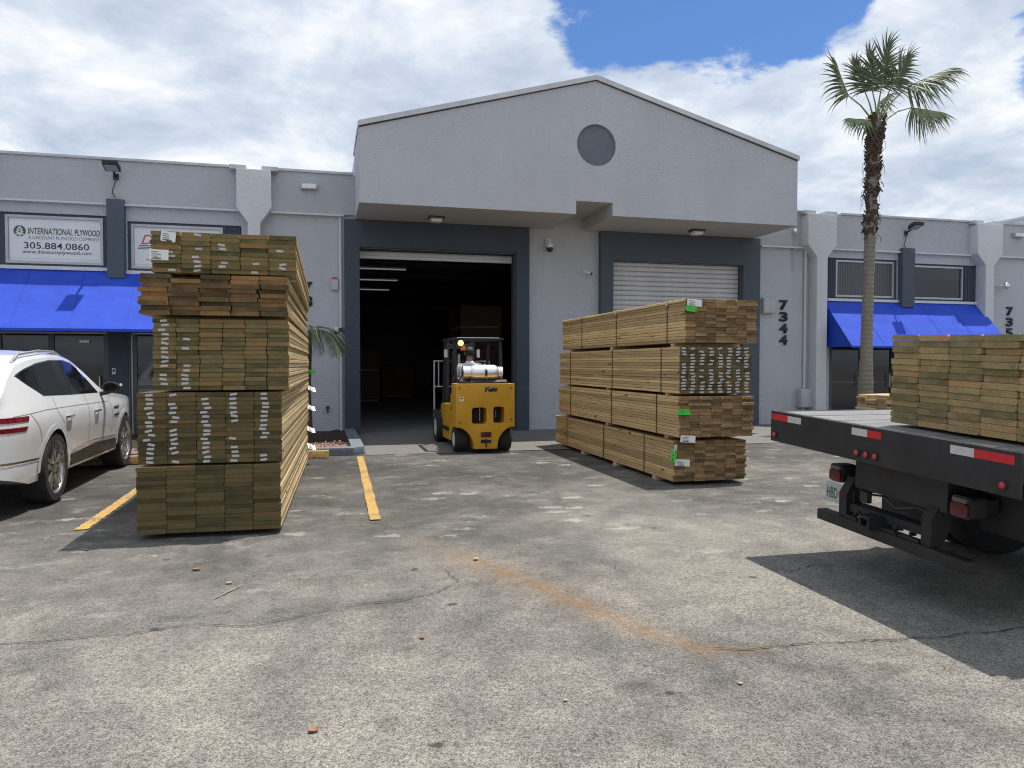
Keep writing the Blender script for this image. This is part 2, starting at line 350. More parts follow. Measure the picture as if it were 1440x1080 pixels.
def text_part(name, body, mat, x0, x1, z0, z1, y, parent, shear=0, bold=0, depth=.004, frame=None):
    """flat lettering fitted to a box; lies in XZ facing -Y unless frame (4x4) is given"""
    cu = bpy.data.curves.new(name, 'FONT'); cu.body = body; cu.shear = shear; cu.offset = bold; cu.resolution_u = 3
    tmp = bpy.data.objects.new('tmp_text', cu); C.objects.link(tmp)
    bpy.context.view_layer.update()
    me = bpy.data.meshes.new_from_object(tmp.evaluated_get(bpy.context.evaluated_depsgraph_get())); bpy.data.objects.remove(tmp); bpy.data.curves.remove(cu)
    co = np.array([v.co[:] for v in me.vertices]); lo, hi = co.min(0), co.max(0)
    bm = bmesh.new(); bm.from_mesh(me); bpy.data.meshes.remove(me)
    for v in bm.verts:
        x = x0+(v.co.x-lo[0])/(hi[0]-lo[0])*(x1-x0); z = z0+(v.co.y-lo[1])/(hi[1]-lo[1])*(z1-z0); v.co = (x, y, z)
    if depth:
        r = bmesh.ops.extrude_face_region(bm, geom=bm.faces[:])
        for g in r['geom']:
            if isinstance(g, bmesh.types.BMVert): g.co.y -= depth
    if frame is not None: bm.transform(frame)
    bmesh.ops.recalc_face_normals(bm, faces=bm.faces)
    m2 = bpy.data.meshes.new(name); bm.to_mesh(m2); bm.free(); m2.materials.append(M[mat])
    return put(bpy.data.objects.new(name, m2), parent, True)

# ------------------------------------------------------------------ ground
def seg_d(Px, Py, a, b):
    ax, ay = a; bx, by = b; dx, dy = bx-ax, by-ay; t = np.clip(((Px-ax)*dx+(Py-ay)*dy)/(dx*dx+dy*dy), 0, 1)
    return np.hypot(Px-ax-t*dx, Py-ay-t*dy), t
def axis_pts(lo, hi, step, far):
    core = list(np.arange(lo, hi+1e-6, step)); out = []; d = step; x = lo
    while x > -far: d *= 1.6; x -= d; out.insert(0, x)
    out += core; d = step; x = hi
    while x < far: d *= 1.6; x += d; out.append(x)
    return np.array(out)
gx = axis_pts(-7, 10, .06, 600); gy = axis_pts(.6, 13.5, .06, 600)
GX, GY = np.meshgrid(gx, gy); nx_, ny_ = len(gx), len(gy)
GZ = .004*np.sin(GX*.7+1)*np.cos(GY*.55)-.006
core = (GX > -7) & (GX < 10) & (GY > .6) & (GY < 13.5); GZ = np.where(core, GZ, -.006)
idx = np.arange(nx_*ny_).reshape(ny_, nx_)
faces = np.stack([idx[:-1, :-1], idx[:-1, 1:], idx[1:, 1:], idx[1:, :-1]], -1).reshape(-1, 4)
me = bpy.data.meshes.new('ground'); me.from_pydata(np.stack([GX, GY, GZ], -1).reshape(-1, 3).tolist(), [], faces.tolist())
rust_path = [(.68, 6.79), (.9, 6.1), (1.1, 5.58), (1.31, 5.07), (1.49, 4.64), (1.67, 4.09), (1.79, 3.76), (1.95, 3.49), (2.25, 3.41), (2.7, 3.37)]
rw = [.05, .08, .12, .11, .10, .075, .06, .05, .022, .010]; rs_ = [.12, .3, .75, .95, 1.0, 1.0, 1.0, .95, .7, .25]
rust = np.zeros_like(GX)
for i in range(len(rust_path)-1):
    d, tt = seg_d(GX, GY, rust_path[i], rust_path[i+1]); w = rw[i]+(rw[i+1]-rw[i])*tt; s_ = rs_[i]+(rs_[i+1]-rs_[i])*tt
    rust = np.maximum(rust, s_*np.exp(-(d/w)**2)*1.15+.3*s_*np.exp(-(d/(w*2.6))**2))
dark = np.zeros_like(GX)
for x, y, r, k in ((1.42, 3.17, .05, 1), (1.84, 3.10, .07, .8), (2.31, 3.15, .06, .9), (2.42, 3.12, .05, .9), (2.71, 3.03, .05, 1), (.38, 4.7, .12, .6), (.44, 3.89, .03, 1),
                   (1.67, 6.45, .5, .45), (1.1, 7.5, .8, .4), (.2, 6.9, .55, .4), (1.76, 2.39, .05, .6), (-2.6, 9.5, 1.2, .35), (2.4, 9.5, .9, .4), (.6, 10.8, .8, .35), (-.9, 5.9, .45, .4), (.3, 5.9, .4, .35), (3.1, 6.8, .5, .3), (-3.7, 9.6, .5, .6)):
    dark = np.maximum(dark, k*np.exp(-(np.hypot((GX-x)*(.6 if r < .2 else .7), GY-y)/r)**2))
for _ in range(60):
    x, y, r = random.uniform(-3, 6), random.uniform(2, 11), random.uniform(.015, .05); dark = np.maximum(dark, random.uniform(.3, .9)*np.exp(-(np.hypot(GX-x, GY-y)/r)**2))
wear = np.clip(1.15-(GY-2.2)/7.5, .05, 1.0)+.25*np.exp(-((GX-3.6)/2.0)**2-((GY-6.5)/2.5)**2)-.25*np.exp(-((GX+1.5)/2.2)**2-((GY-8)/2.6)**2)
wear = np.clip(wear, 0, 1)
scuff = np.clip((GY-3.8)/2.5, .1, 1)*.95
tyre = np.zeros_like(GX)
for cx_, cy_, R_, w_, k_ in ((7.5, 3.0, 6.1, .10, .55), (7.5, 3.0, 7.7, .10, .55), (-4.5, 5.0, 6.6, .09, .4), (-4.5, 5.0, 8.1, .09, .4), (3.2, 16, 8.5, .10, .4)):
    tyre = np.maximum(tyre, k_*np.exp(-((np.hypot(GX-cx_, GY-cy_)-R_)/w_)**4))
for nm, A in (('tyre', tyre), ('rust', rust), ('dark', dark), ('wear', wear), ('scuff', scuff)):
    a = me.attributes.new(nm, 'FLOAT', 'POINT'); a.data.foreach_set('value', np.ascontiguousarray(A.reshape(-1), dtype=np.float32))
me.polygons.foreach_set('use_smooth', [True]*len(me.polygons)); me.materials.append(M['asphalt'])
ground = put(bpy.data.objects.new('ground', me)); props(ground, 'worn grey asphalt car park with rust stain and cracks', kind='structure')

def ribbon(name, pts, wid, mat, parent, z=.004, jit=.02, sub=.03, wj=.6):
    P = []
    for a, b in zip(pts, pts[1:]):
        a, b = Vector(a), Vector(b); n = max(2, int((b-a).length/sub))
        for i in range(n): P.append(a.lerp(b, i/n))
    P.append(Vector(pts[-1])); b = MB(); L = []; off = 0
    for i, p in enumerate(P):
        d = (P[min(i+1, len(P)-1)]-P[max(0, i-1)]).normalized(); nrm = Vector((-d.y, d.x)); off = off*.75+random.uniform(-jit, jit)
        e_ = min(i, len(P)-1-i); w = wid*(1+random.uniform(-wj, wj))*min(1, .15+e_*.25) ; q = p+nrm*off
        L.append((b.bm.verts.new((*(q+nrm*w/2), z)), b.bm.verts.new((*(q-nrm*w/2), z))))
    for A, B in zip(L, L[1:]): b.bm.faces.new((A[0], A[1], B[1], B[0]))
    return b.build(name, mat, parent)
ribbon('crack', [(-1.9, 4.53), (-1.42, 4.48), (-1.07, 4.48), (-.71, 4.56), (-.41, 4.46), (-.12, 4.56), (.09, 4.68), (.42, 4.69), (.74, 4.82), (.9, 5.05), (.88, 5.33)], .006, 'crack', ground, z=.0015, jit=.012)
ribbon('crack', [(1.95, 3.49), (2.2, 3.42), (2.5, 3.41), (2.77, 3.37), (3.16, 3.33), (3.85, 3.3), (4.6, 3.2)], .008, 'crack', ground, z=.0015, jit=.012)
ribbon('crack', [(3.2, 4.6), (3.6, 4.75), (4.2, 4.6)], .006, 'crack', ground, z=.0015, jit=.02)
ribbon('crack', [(2.0, 5.35), (2.12, 5.1), (2.1, 4.85)], .004, 'crack', ground, z=.0015, jit=.015)
ribbon('crack', [(2.1, 4.35), (2.3, 4.1)], .004, 'crack', ground, z=.0015, jit=.012)
def strip(name, a, b, w, label):
    """painted line with ragged edges"""
    a, b = Vector(a), Vector(b); d = (b-a); L = d.length; d.normalize(); n = Vector((-d.y, d.x)); k = int(L/.05); mb = MB(); R = []
    for i in range(k+1):
        p = a+d*(L*i/k); R.append((mb.bm.verts.new((*(p+n*(w/2+random.uniform(-.008, .008))), .0045)), mb.bm.verts.new((*(p-n*(w/2+random.uniform(-.008, .008))), .0045))))
    for A, B in zip(R, R[1:]): mb.bm.faces.new((A[0], A[1], B[1], B[0]))
    return props(mb.build(name, 'yellow'), label, kind='structure')
strip('parking_line', (-2.11, 7.42), (-2.13, 12.2), .11, 'yellow painted bay line between the white car and the lumber stack')
strip('parking_line', (.50, 7.19), (.61, 12.2), .105, 'yellow painted bay line leading to the corner of the grey kerb')
for i, (x, y) in enumerate(((-.3, 5.05), (.0, 5.5), (1.2, 5.7))):
    pass
# concrete apron in front of the open door
one('concrete_apron', 'concrete', lambda b: b.face([(.72, 12.35, .003), (11, 12.35, .003), (11, 16.5, .003), (.72, 16.5, .003)]))
props(bpy.data.objects['concrete_apron'], 'dark worn concrete apron in front of the loading doors', kind='structure')
# kerbed planting bed
def bed():
    k = MB(); k.prism([(-9, 12.38), (.52, 12.38), (.70, 12.56), (.70, 16.05), (.48, 16.05), (.48, 12.66), (.42, 12.60), (-9, 12.60)], 'z', -.02, .13)
    o = k.build('kerb', 'kerb', bevel=.02); props(o, 'slate painted concrete kerb around the planting bed', kind='structure')
    m = MB(); n = 60
    V = [[m.bm.verts.new((-9+9.48*i/n, 12.6+3.6*j/24, .05+random.uniform(0, .05)+.03*sin(i)*cos(j))) for i in range(n+1)] for j in range(25)]
    for j in range(24):
        for i in range(n): m.bm.faces.new((V[j][i], V[j][i+1], V[j+1][i+1], V[j+1][i]))
    props(m.build('planting_bed', 'mulch', smooth=80), 'dark mulch bed between the kerb and the grey wall', kind='structure')
    r = MB()
    for _ in range(1500):
        x, y = random.uniform(-3.5, .42), 12.64+abs(random.gauss(0, .33)); s = random.uniform(.015, .04)
        if y > 14: continue
        mt = Matrix.Translation((x, y, .085+random.uniform(0, .02))) @ Matrix.Rotation(random.uniform(0, 6), 4, Vector((random.random(), random.random(), 1)).normalized()) @ Matrix.Diagonal((s*random.uniform(.8, 1.5), s, s*.7, 1))
        bmesh.ops.create_icosphere(r.bm, subdivisions=1, radius=1, matrix=mt)
    for f in r.bm.faces: f.material_index = 0
    props(r.build('lava_rocks', 'rock'), 'reddish brown landscaping rocks spread along the kerb', 'rocks', kind='stuff')
bed()
def wheel_stop(x0, x1, y, label):
    props(one('wheel_stop', 'yellow', lambda b: b.prism([(y-.085, 0), (y+.085, 0), (y+.06, .12), (y-.06, .12)], 'x', x0, x1), bevel=.012), label, 'wheel stop', 'yellow wheel stops')
wheel_stop(-1.2, .12, 12.18, 'yellow concrete wheel stop against the grey kerb, right end free')
wheel_stop(-3.6, -1.75, 12.18, 'yellow concrete wheel stop at the front tyre of the white car')

# ------------------------------------------------------------------ building
YF = 16.2
bld = empty('warehouse_building', (5.5, YF, 0), 0, 'grey stucco warehouse with a gabled canopy over two loading doors', 'building')
def part(name, mats, fn, parent=None, **k): return one(name, mats, fn, parent or bld, **k)
# walls
LW1, LW2 = rect(-5.95, -4.06, 3.40, 4.42), rect(-3.70, -1.56, 3.36, 4.34)
part('wall', 'wall', lambda b: b.plate(rect(-12, .5, 0, 4.66), [LW1, LW2, rect(-6.1, -4.06, .02, 2.25), rect(-3.70, -1.62, .02, 2.25)], YF, YF+.25))
part('wall', 'wall', lambda b: b.plate(rect(10.45, 26, 0, 4.42), [rect(12.45, 14.55, 3.17, 4.2), rect(14.97, 17.12, 3.17, 4.14), rect(12.5, 14.55, .02, 2.1), rect(14.97, 17.2, .02, 2.1)], YF, YF+.25))
part('wall', 'wall', lambda b: b.plate(rect(.5, 10.45, 0, 5.2), [rect(.82, 4.25, 0.0001, 3.98), rect(6.59, 9.96, .0001, 3.9)], YF+.003, YF+.25))
# parapet bands, a little proud, with a drip ledge
part('parapet', 'wall_band', lambda b: b.box(-12, .74, YF-.055, YF+.25, 4.66, 5.50))
part('parapet', 'wall_band', lambda b: b.box(10.24, 26, YF-.055, YF+.25, 4.42, 5.27))
part('ledge', 'pale', lambda b: b.box(-12, .5, YF-.10, YF-.002, 4.62, 4.658))
part('ledge', 'pale', lambda b: b.box(10.5, 26, YF-.10, YF-.002, 4.38, 4.418))
for x0, x1, z in ((-12, -1.72, 5.5), (-.86, .70, 5.5), (10.27, 11.72, 5.27), (12.78, 16.85, 5.27), (17.92, 26, 5.27)):
    part('coping', 'coping', lambda b: b.box(x0, x1, YF-.09, YF+.3, z+.001, z+.055), bevel=.008)
# column heads: box, taper, slim shaft
def pilaster(xc, zt, zb, wide, slim, depth=.22):
    zn = zb-.30
    pts = [(xc-slim/2, 0), (xc+slim/2, 0), (xc+slim/2, zn), (xc+wide/2, zb), (xc+wide/2, zt), (xc-wide/2, zt), (xc-wide/2, zb), (xc-slim/2, zn)]
    part('pilaster', 'pale', lambda b: b.prism(pts, 'y', YF-.10-depth, YF-.003), bevel=.012)
    for sx in (-.27, .27):
        part('coping_cap', 'coping', lambda b: b.box(xc+sx*1.15-.16, xc+sx*1.15+.16, YF-.25, YF+.3, zt+.012, zt+.10), bevel=.008)
pilaster(-1.29, 5.43, 4.66, .66, .24); pilaster(-6.48, 5.43, 4.66, .66, .24)
pilaster(12.05, 5.20, 4.45, .82, .30); pilaster(17.20, 5.20, 4.42, .82, .28); pilaster(22.3, 5.20, 4.42, .82, .28)
# dark middle piers between the upper windows
for x0, x1, z0, z1 in ((-4.03, -3.72, 3.19, 4.73), (14.57, 14.95, 2.98, 4.50)):
    part('window_pier', 'slate_mid', lambda b: b.box(x0, x1, YF-.17, YF-.004, z0, z1), bevel=.01)
for x0, x1 in ((-4.06, -3.70), (14.55, 14.97)):
    part('door_pier', 'slate', lambda b: b.box(x0+.003, x1-.003, YF-.05, YF-.002, 0, 2.2), bevel=.006)
# upper windows
def window(x0, x1, z0, z1, fx0, fx1, pane):
    w = part('window', 'slate', lambda b: b.plate(rect(x0+.003, x1-.003, z0+.003, z1-.003), [rect(fx0, fx1, z0+.045, z1-.045)], YF+.03, YF+.10))
    one('frame', 'frame_metal', lambda b: b.plate(rect(fx0+.002, fx1-.002, z0+.047, z1-.047), [rect(fx0+.05, fx1-.05, z0+.095, z1-.095)], YF+.02, YF+.09), w)
    one('pane', pane, lambda b: b.box(fx0+.045, fx1-.045, YF+.06, YF+.075, z0+.09, z1-.09), w)
    one('sill', 'pale', lambda b: b.box(x0-.02, x1+.02, YF-.05, YF+.02, z0-.07, z0-.002), w)
    for a, c in ((x0+.012, fx0-.012), (fx1+.012, x1-.012)):
        if c-a < .12: continue
        sh = MB(); n = max(3, int((c-a)/.05))
        for i in range(n):
            xa = a+(c-a)*i/n; sh.box(xa+.006, xa+(c-a)/n-.006, YF-.012, YF+.028, z0+.04, z1-.04)
        sh.build('shutter', 'slate', w)
    return w
window(-5.95, -4.06, 3.40, 4.42, -5.84, -4.14, 'sign_white')
window(-3.70, -1.56, 3.36, 4.34, -3.64, -1.92, 'sign_white')
window(12.45, 14.55, 3.17, 4.2, 12.70, 14.47, 'blinds')
window(14.97, 17.12, 3.17, 4.14, 15.03, 16.68, 'glass')
# storefronts under the awnings
def storefront(x0, x1, ztop, doors):
    s = part('storefront', 'alu_dark', lambda b: b.plate(rect(x0+.003, x1-.003, .02, ztop-.003), [rect(a+.05, c-.05, .14, ztop-.16) for a, c in doors], YF+.07, YF+.15))
    one('head_trim', 'frame_metal', lambda b: b.box(x0+.05, x1-.05, YF+.045, YF+.068, ztop-.15, ztop-.125), s)
    one('jamb_trim', 'frame_metal', lambda b: b.box(x0+.03, x0+.055, YF+.045, YF+.068, .02, ztop-.155), s)
    for i, (a, c) in enumerate(doors):
        one('pane', 'glass', lambda b: b.box(a+.045, c-.045, YF+.10, YF+.115, .135, ztop-.155), s)
        one('rail', 'alu_dark', lambda b: b.box(a+.05, c-.05, YF+.075, YF+.099, 1.0, 1.07), s)
        one('handle', 'alu', lambda b: b.tube([(c-.12, YF+.02, .9), (c-.12, YF+.02, 1.25)], .012), s)
    return s
s1 = storefront(-6.1, -4.06, 2.25, [(-6.0, -5.1), (-5.1, -4.12)])
storefront(-3.70, -1.62, 2.25, [(-3.62, -2.65), (-2.65, -1.68)])
storefront(12.5, 14.55, 2.1, [(12.62, 13.55), (13.55, 14.5)])
storefront(14.97, 17.2, 2.1, [(15.05, 16.1), (16.1, 17.12)])
# gable canopy block with a notch and a round recess
XL, XR, ZE, ZA, ZS, YC = .74, 10.25, 6.0, 7.31, 4.57, 14.4
outl = [(XL, ZS), (5.08, ZS), (5.08, 4.84), (5.88, 4.84), (5.88, ZS), (XR, ZS), (XR, ZE), (5.5, ZA), (XL, ZE)]
part('canopy', 'wall', lambda b: b.plate(outl, [circ(5.52, 6.0, .425)], YC, YC+.07))
cn = bpy.data.objects['canopy']
inner = [(XL, ZS+.0), (5.08, ZS), (5.08, 4.84), (5.88, 4.84), (5.88, ZS), (XR, ZS), (XR, ZE), (5.5, ZA), (XL, ZE)]
part('canopy_body', 'soffit', lambda b: b.prism(inner, 'y', YC+.0705, YF+.002))
for x0, x1 in ((XL-.012, XL-.001), (XR+.001, XR+.012)): one('cheek', 'wall', lambda b: b.box(x0, x1, YC, YF-.14, ZS, ZE), cn)
part('gable_roof', 'wall_band', lambda b: b.prism([(XL, 4.9), (XR, 4.9), (XR, ZE), (5.5, ZA), (XL, ZE)], 'y', YF+.255, 30))
one('round_panel', 'disc', lambda b: b.prism(circ(5.52, 6.0, .424), 'y', YC+.045, YC+.069), cn)
for a, c in (((XL-.03, ZE), (5.5, ZA)), ((5.5, ZA), (XR+.03, ZE))):
    part('gable_coping', 'coping', lambda b: b.prism([(a[0], a[1]+.003), (c[0], c[1]+.003), (c[0], c[1]+.10), (a[0], a[1]+.10)] if a[0] < c[0] else [], 'y', YC-.05, YF+.3))
part('fascia_line', 'steel_dark', lambda b: (b.prism([(XL, ZE-.012), (5.5, ZA-.012), (5.5, ZA), (XL, ZE)], 'y', YC-.012, YC-.001), b.prism([(5.5, ZA-.012), (XR, ZE-.012), (XR, ZE), (5.5, ZA)], 'y', YC-.012, YC-.001)))
# dark painted surrounds
part('door_surround', 'slate', lambda b: b.plate([(.50, 0), (.815, 0), (.815, 3.985), (4.255, 3.985), (4.255, 0), (4.56, 0), (4.56, ZS-.002), (.50, ZS-.002)], [], YF-.14, YF-.001), bevel=.012)
part('door_surround', 'slate_mid', lambda b: b.plate([(6.27, 0), (6.585, 0), (6.585, 3.905), (9.965, 3.905), (9.965, 0), (10.43, 0), (10.43, ZS-.002), (6.27, ZS-.002)], [], YF-.14, YF-.001), bevel=.012)
# roll-up doors
d2 = part('roll_up_door', 'steel_dark', lambda b: b.box(6.592, 9.958, YF+.20, YF+.235, .01, 3.94))
def slat_mesh(w, h):
    b = MB(); pr = [(0, 0), (-.010, .012), (-.022, h*.35), (-.022, h*.65), (-.010, h-.018), (0, h-.006), (.012, h-.006), (.012, 0)]
    b.prism(pr, 'x', 0, w); return b.mesh('slat', 'shutter_metal', smooth=60)
SM = slat_mesh(3.36, .115)
def add_slats(parent, mesh, x, y, z0, n, h, dy=0):
    for i in range(n):
        o = bpy.data.objects.new('slat', mesh); o.location = (x, y+dy*i, z0+h*i); put(o, parent, True)
add_slats(d2, SM, 6.595, YF+.10, .02, 34, .115)
d1 = part('roll_up_door', 'steel_dark', lambda b: b.lathe([(.22, 0), (.22, 3.7)], (.7, YF+.58, 4.58), 'x', 20))
for x0, x1 in ((.76, .815), (4.256, 4.31)): one('guide_rail', 'steel_dark', lambda b: b.box(x0, x1, YF+.252, YF+.33, 0, 4.2), d1)
add_slats(d1, slat_mesh(3.42, .115), .825, YF+.26, 3.86, 5, .115)
one('bottom_bar', 'shutter_metal', lambda b: b.box(.83, 4.24, YF+.235, YF+.30, 3.80, 3.862), d1)
# interior
for x0, x1, x2, zt_ in ((.50, .823, 4.247, 3.977), (6.3, 6.593, 9.957, 3.897)):
    part('jamb_lining', 'slate', lambda b: b.box(x1-.004, x1, YF+.001, YF+.256, 0, zt_)); part('jamb_lining', 'slate', lambda b: b.box(x2, x2+.004, YF+.001, YF+.256, 0, zt_)); part('head_lining', 'slate', lambda b: b.box(x1, x2, YF+.001, YF+.256, zt_-.004, zt_+.002))
part('interior_floor', 'int_floor', lambda b: b.box(-.2, 11, YF+.02, 44, -.05, .006))
def rooms(b):
    b.box(-.4, -.2, YF+.26, 44, 0, 5.1); b.box(11, 11.2, YF+.26, 44, 0, 5.1); b.box(-.4, 11.2, 44, 44.2, 0, 5.1)
part('interior_wall', 'int_wall', rooms)
part('interior_ceiling', 'ceil', lambda b: b.box(-.4, 11.2, YF+.26, 44.2, 5.1, 5.2))
for k in range(9):
    part('ceiling_beam', 'steel_dark', lambda b: b.box(-.2, 11, 18+k*2.8, 18.12+k*2.8, 4.75, 5.098))
for x0, x1 in ((-12, -.42), (11.22, 26)):
    part('light_block_roof', 'wall_band', lambda b: b.box(x0, x1, YF+.26, 30, 4.9, 5.1))  # unseen roof slab over each wing, put in to block light
    part('inner_partition', 'dark', lambda b: b.box(x0, x1, YF+.9, YF+1, 0, 4.9))
props(one('rooftop_unit', 'wall', lambda b: (b.box(20.1, 23.5, YF+1.2, YF+4, 5.1, 5.78), b.box(20.05, 23.55, YF+1.15, YF+4.05, 5.781, 5.85))), 'grey boxed structure on the roof behind the right parapet', 'roof structure')
# ------------------------------------------------------------------ awnings
def awning(xw0, xw1, zw, zf, proj, label):
    y0, y1 = YF-.012, YF-proj
    o = empty('awning', ((xw0+xw1)/2, YF, zf), 0, label, 'awning', 'blue awnings')
    b = MB(); n = 14; V = []
    for i in range(n+1):
        x = xw0+(xw1-xw0)*i/n; sag = .012*sin(pi*((i*2) % n)/n)
        V.append([b.bm.verts.new((x, y0+(y1-y0)*t, zw+(zf-zw)*t-sag*sin(pi*t))) for t in (0, .25, .5, .75, 1)])
    for A, B in zip(V, V[1:]):
        for k in range(4): b.bm.faces.new((A[k], A[k+1], B[k+1], B[k]))
    bmesh.ops.solidify(b.bm, geom=b.bm.faces[:], thickness=.004); b.build('canvas_top', 'awning', o, smooth=40)
    for x in (xw0, xw1-.004): one('side_panel', 'awning', lambda b: b.prism([(y0, zf-.02), (y1, zf-.02), (y1, zf), (y0, zw-.003)], 'x', x-.002, x+.002), o)
    one('front_hem', 'awning', lambda b: b.box(xw0, xw1, y1-.006, y1-.001, zf-.05, zf+.001), o)
    for k in range(1, 5):
        xs_ = xw0+(xw1-xw0)*k/5
        one('seam', 'awning', lambda b: b.prism([(y0-.01, zw+.0025), (y1, zf+.0025), (y1, zf+.0045), (y0-.01, zw+.0045)], 'x', xs_-.005, xs_+.005), o)
    one('support_bar', 'alu', lambda b: b.tube([(xw0+.02, y1+.03, zf-.02), (xw1-.02, y1+.03, zf-.02)], .012), o)
    return o
awning(-6.35, -1.62, 3.33, 2.15, 1.10, 'long blue canvas awning above the storefront behind the white car')
awning(12.34, 17.15, 3.10, 1.94, 1.05, 'blue canvas awning on the right wing behind the palm tree')
# ------------------------------------------------------------------ signs in the left windows
sg = empty('window_sign', (-5, YF, 3.5), 0, 'white window sign with green tree logo, plywood company name and phone number', 'sign', 'white window signs')
ys = YF+.052
one('panel', 'sign_white', lambda b: b.box(-5.78, -4.20, ys, ys+.006, 3.55, 4.27), sg)
lg = one('tree_logo', 'sign_green', lambda b: b.prism(circ(-5.60, 4.07, .105, 32), 'y', ys-.004, ys-.001), sg)
def tree(b):
    for zz_, w, h in ((4.09, .055, .075), (4.045, .072, .075), (3.998, .085, .075)): b.prism([(-5.60-w, zz_), (-5.60+w, zz_), (-5.60, zz_+h)], 'y', ys-.007, ys-.0045)
    b.box(-5.612, -5.588, ys-.007, ys-.0045, 3.972, 3.999)
one('tree_mark', 'sign_white', tree, lg)
text_part('lettering', 'INTERNATIONAL', 'sign_green', -5.46, -4.68, 4.015, 4.14, ys-.001, sg, shear=.12, bold=.012, depth=.002)
text_part('lettering', 'PLYWOOD', 'sign_black', -4.65, -4.205, 4.015, 4.135, ys-.001, sg, shear=.12, bold=.012, depth=.002)
text_part('lettering', 'A DISCOUNT PLYWOOD COMPANY', 'sign_grey', -5.46, -4.205, 3.92, 3.985, ys-.001, sg, shear=.12, depth=.002)
text_part('lettering', '305.884.0860', 'sign_black', -5.53, -4.40, 3.735, 3.86, ys-.001, sg, bold=.004, depth=.002)
text_part('lettering', 'www.discountplywood.com', 'sign_black', -5.56, -4.36, 3.62, 3.715, ys-.001, sg, depth=.002)
s2 = empty('window_sign', (-2.8, YF, 3.5), 0, 'white window sign with red slanted lettering, half hidden by the lumber stack', 'sign', 'white window signs')
one('panel', 'sign_white', lambda b: b.box(-3.58, -1.98, ys, ys+.006, 3.50, 4.20), s2)
text_part('lettering', 'D', 'sign_red', -3.46, -3.24, 3.90, 4.09, ys-.001, s2, shear=.35, bold=.0, depth=.002)
text_part('lettering', 'iscount', 'sign_red', -3.22, -2.12, 3.90, 4.06, ys-.001, s2, shear=.35, bold=.015, depth=.002)
for k in range(3): one('underline', 'sign_navy', lambda b: b.prism([(-3.50-.012*k, 3.865-.032*k), (-2.2-.012*k, 3.865-.032*k), (-2.2-.012*k, 3.880-.032*k), (-3.495-.012*k, 3.880-.032*k)], 'y', ys-.003, ys-.001), s2)
text_part('lettering', '305.884.0860', 'sign_black', -3.33, -2.2, 3.66, 3.765, ys-.001, s2, depth=.002)
text_part('lettering', 'www.discountplywood.com', 'sign_red', -3.38, -2.16, 3.555, 3.635, ys-.001, s2, depth=.002)
# house numbers
def numbers(digs, x, z0, step, h, label):
    n = empty('house_number', (x, YF, z0), 0, label, 'house number', 'black house numbers')
    for i, d in enumerate(digs): text_part('digit', d, 'sign_black', x-.115, x+.115, z0-step*i-h/2, z0-step*i+h/2, YF-.004, n, bold=.03, depth=.03)
numbers('7344', 11.17, 2.97, .29, .24, 'black digits 7344 stacked vertically beside the closed loading door')
numbers('735', 18.21, 2.94, .29, .24, 'black digits 735 at the right edge above the lumber on the truck')
numbers('73', -.27, 3.11, .29, .24, 'black house-number digits behind the left lumber stack')
# wall fittings
def flood(x, z, rz, label):
    o = empty('floodlight', (x, YF-.07, z), 0, label, 'floodlight', 'black floodlights on the parapet')
    one('bracket', 'black_plastic', lambda b: (b.box(x-.05, x+.05, YF-.09, YF-.071, z-.16, z-.04), b.tube([(x, YF-.08, z-.1), (x, YF-.30, z-.02)], .022)), o)
    hd = one('lamp_head', 'black_plastic', lambda b: b.prism([(YF-.27, z-.05), (YF-.52, z+.03), (YF-.54, z+.10), (YF-.29, z+.05)], 'x', x-.14, x+.14), o, bevel=.012)
    one('lens', 'frame_metal', lambda b: b.prism([(YF-.30, z-.044), (YF-.50, z+.021), (YF-.502, z+.014), (YF-.302, z-.051)], 'x', x-.11, x+.11), hd)
    for k in range(7): one('cooling_fin', 'black_plastic', lambda b: b.prism([(YF-.31, z+.056), (YF-.50, z+.093), (YF-.49, z+.125), (YF-.32, z+.088)], 'x', x-.115+k*.037, x-.107+k*.037), hd)
    one('cable', 'black_plastic', lambda b: b.tube([(x, YF-.09, z-.16), (x-.04, YF-.10, z-.3), (x-.07, YF-.09, z-.42), (x-.01, YF-.10, z-.52)], .009, 6), o)
flood(-3.87, 5.28, 0, 'black floodlight above the dark pier between the window signs')
flood(14.74, 5.00, 0, 'black floodlight above the right awning, beside the palm trunk')
def wallpack(x, z, label):
    o = empty('wall_light', (x, YF-.07, z), 0, label, 'wall light', 'small wall pack lights')
    one('housing', 'grey_plastic', lambda b: b.box(x-.17, x+.17, YF-.15, YF-.071, z-.06, z+.06), o, bevel=.01)
    one('lens', 'lens', lambda b: b.box(x-.14, x+.14, YF-.165, YF-.151, z-.045, z+.035), o, bevel=.005)
wallpack(-.21, 5.20, 'small white wall pack light on the parapet left of the canopy')
wallpack(18.36, 5.0, 'small wall pack light on the parapet at the right edge')
def soffit_light(x, y, label):
    o = empty('canopy_light', (x, y, ZS), 0, label, 'ceiling light', 'canopy soffit lights')
    one('housing', 'alu_dark', lambda b: b.box(x-.16, x+.16, y-.13, y+.13, ZS-.05, ZS-.001), o, bevel=.015)
    one('lens', 'lens', lambda b: b.prism([(x-.13, ZS-.051), (x+.13, ZS-.051), (x+.09, ZS-.12), (x-.09, ZS-.12)], 'y', y-.10, y+.10), o, bevel=.01)
soffit_light(2.35, 15.4, 'square canopy light above the open loading door'); soffit_light(8.35, 15.4, 'square canopy light above the closed loading door')
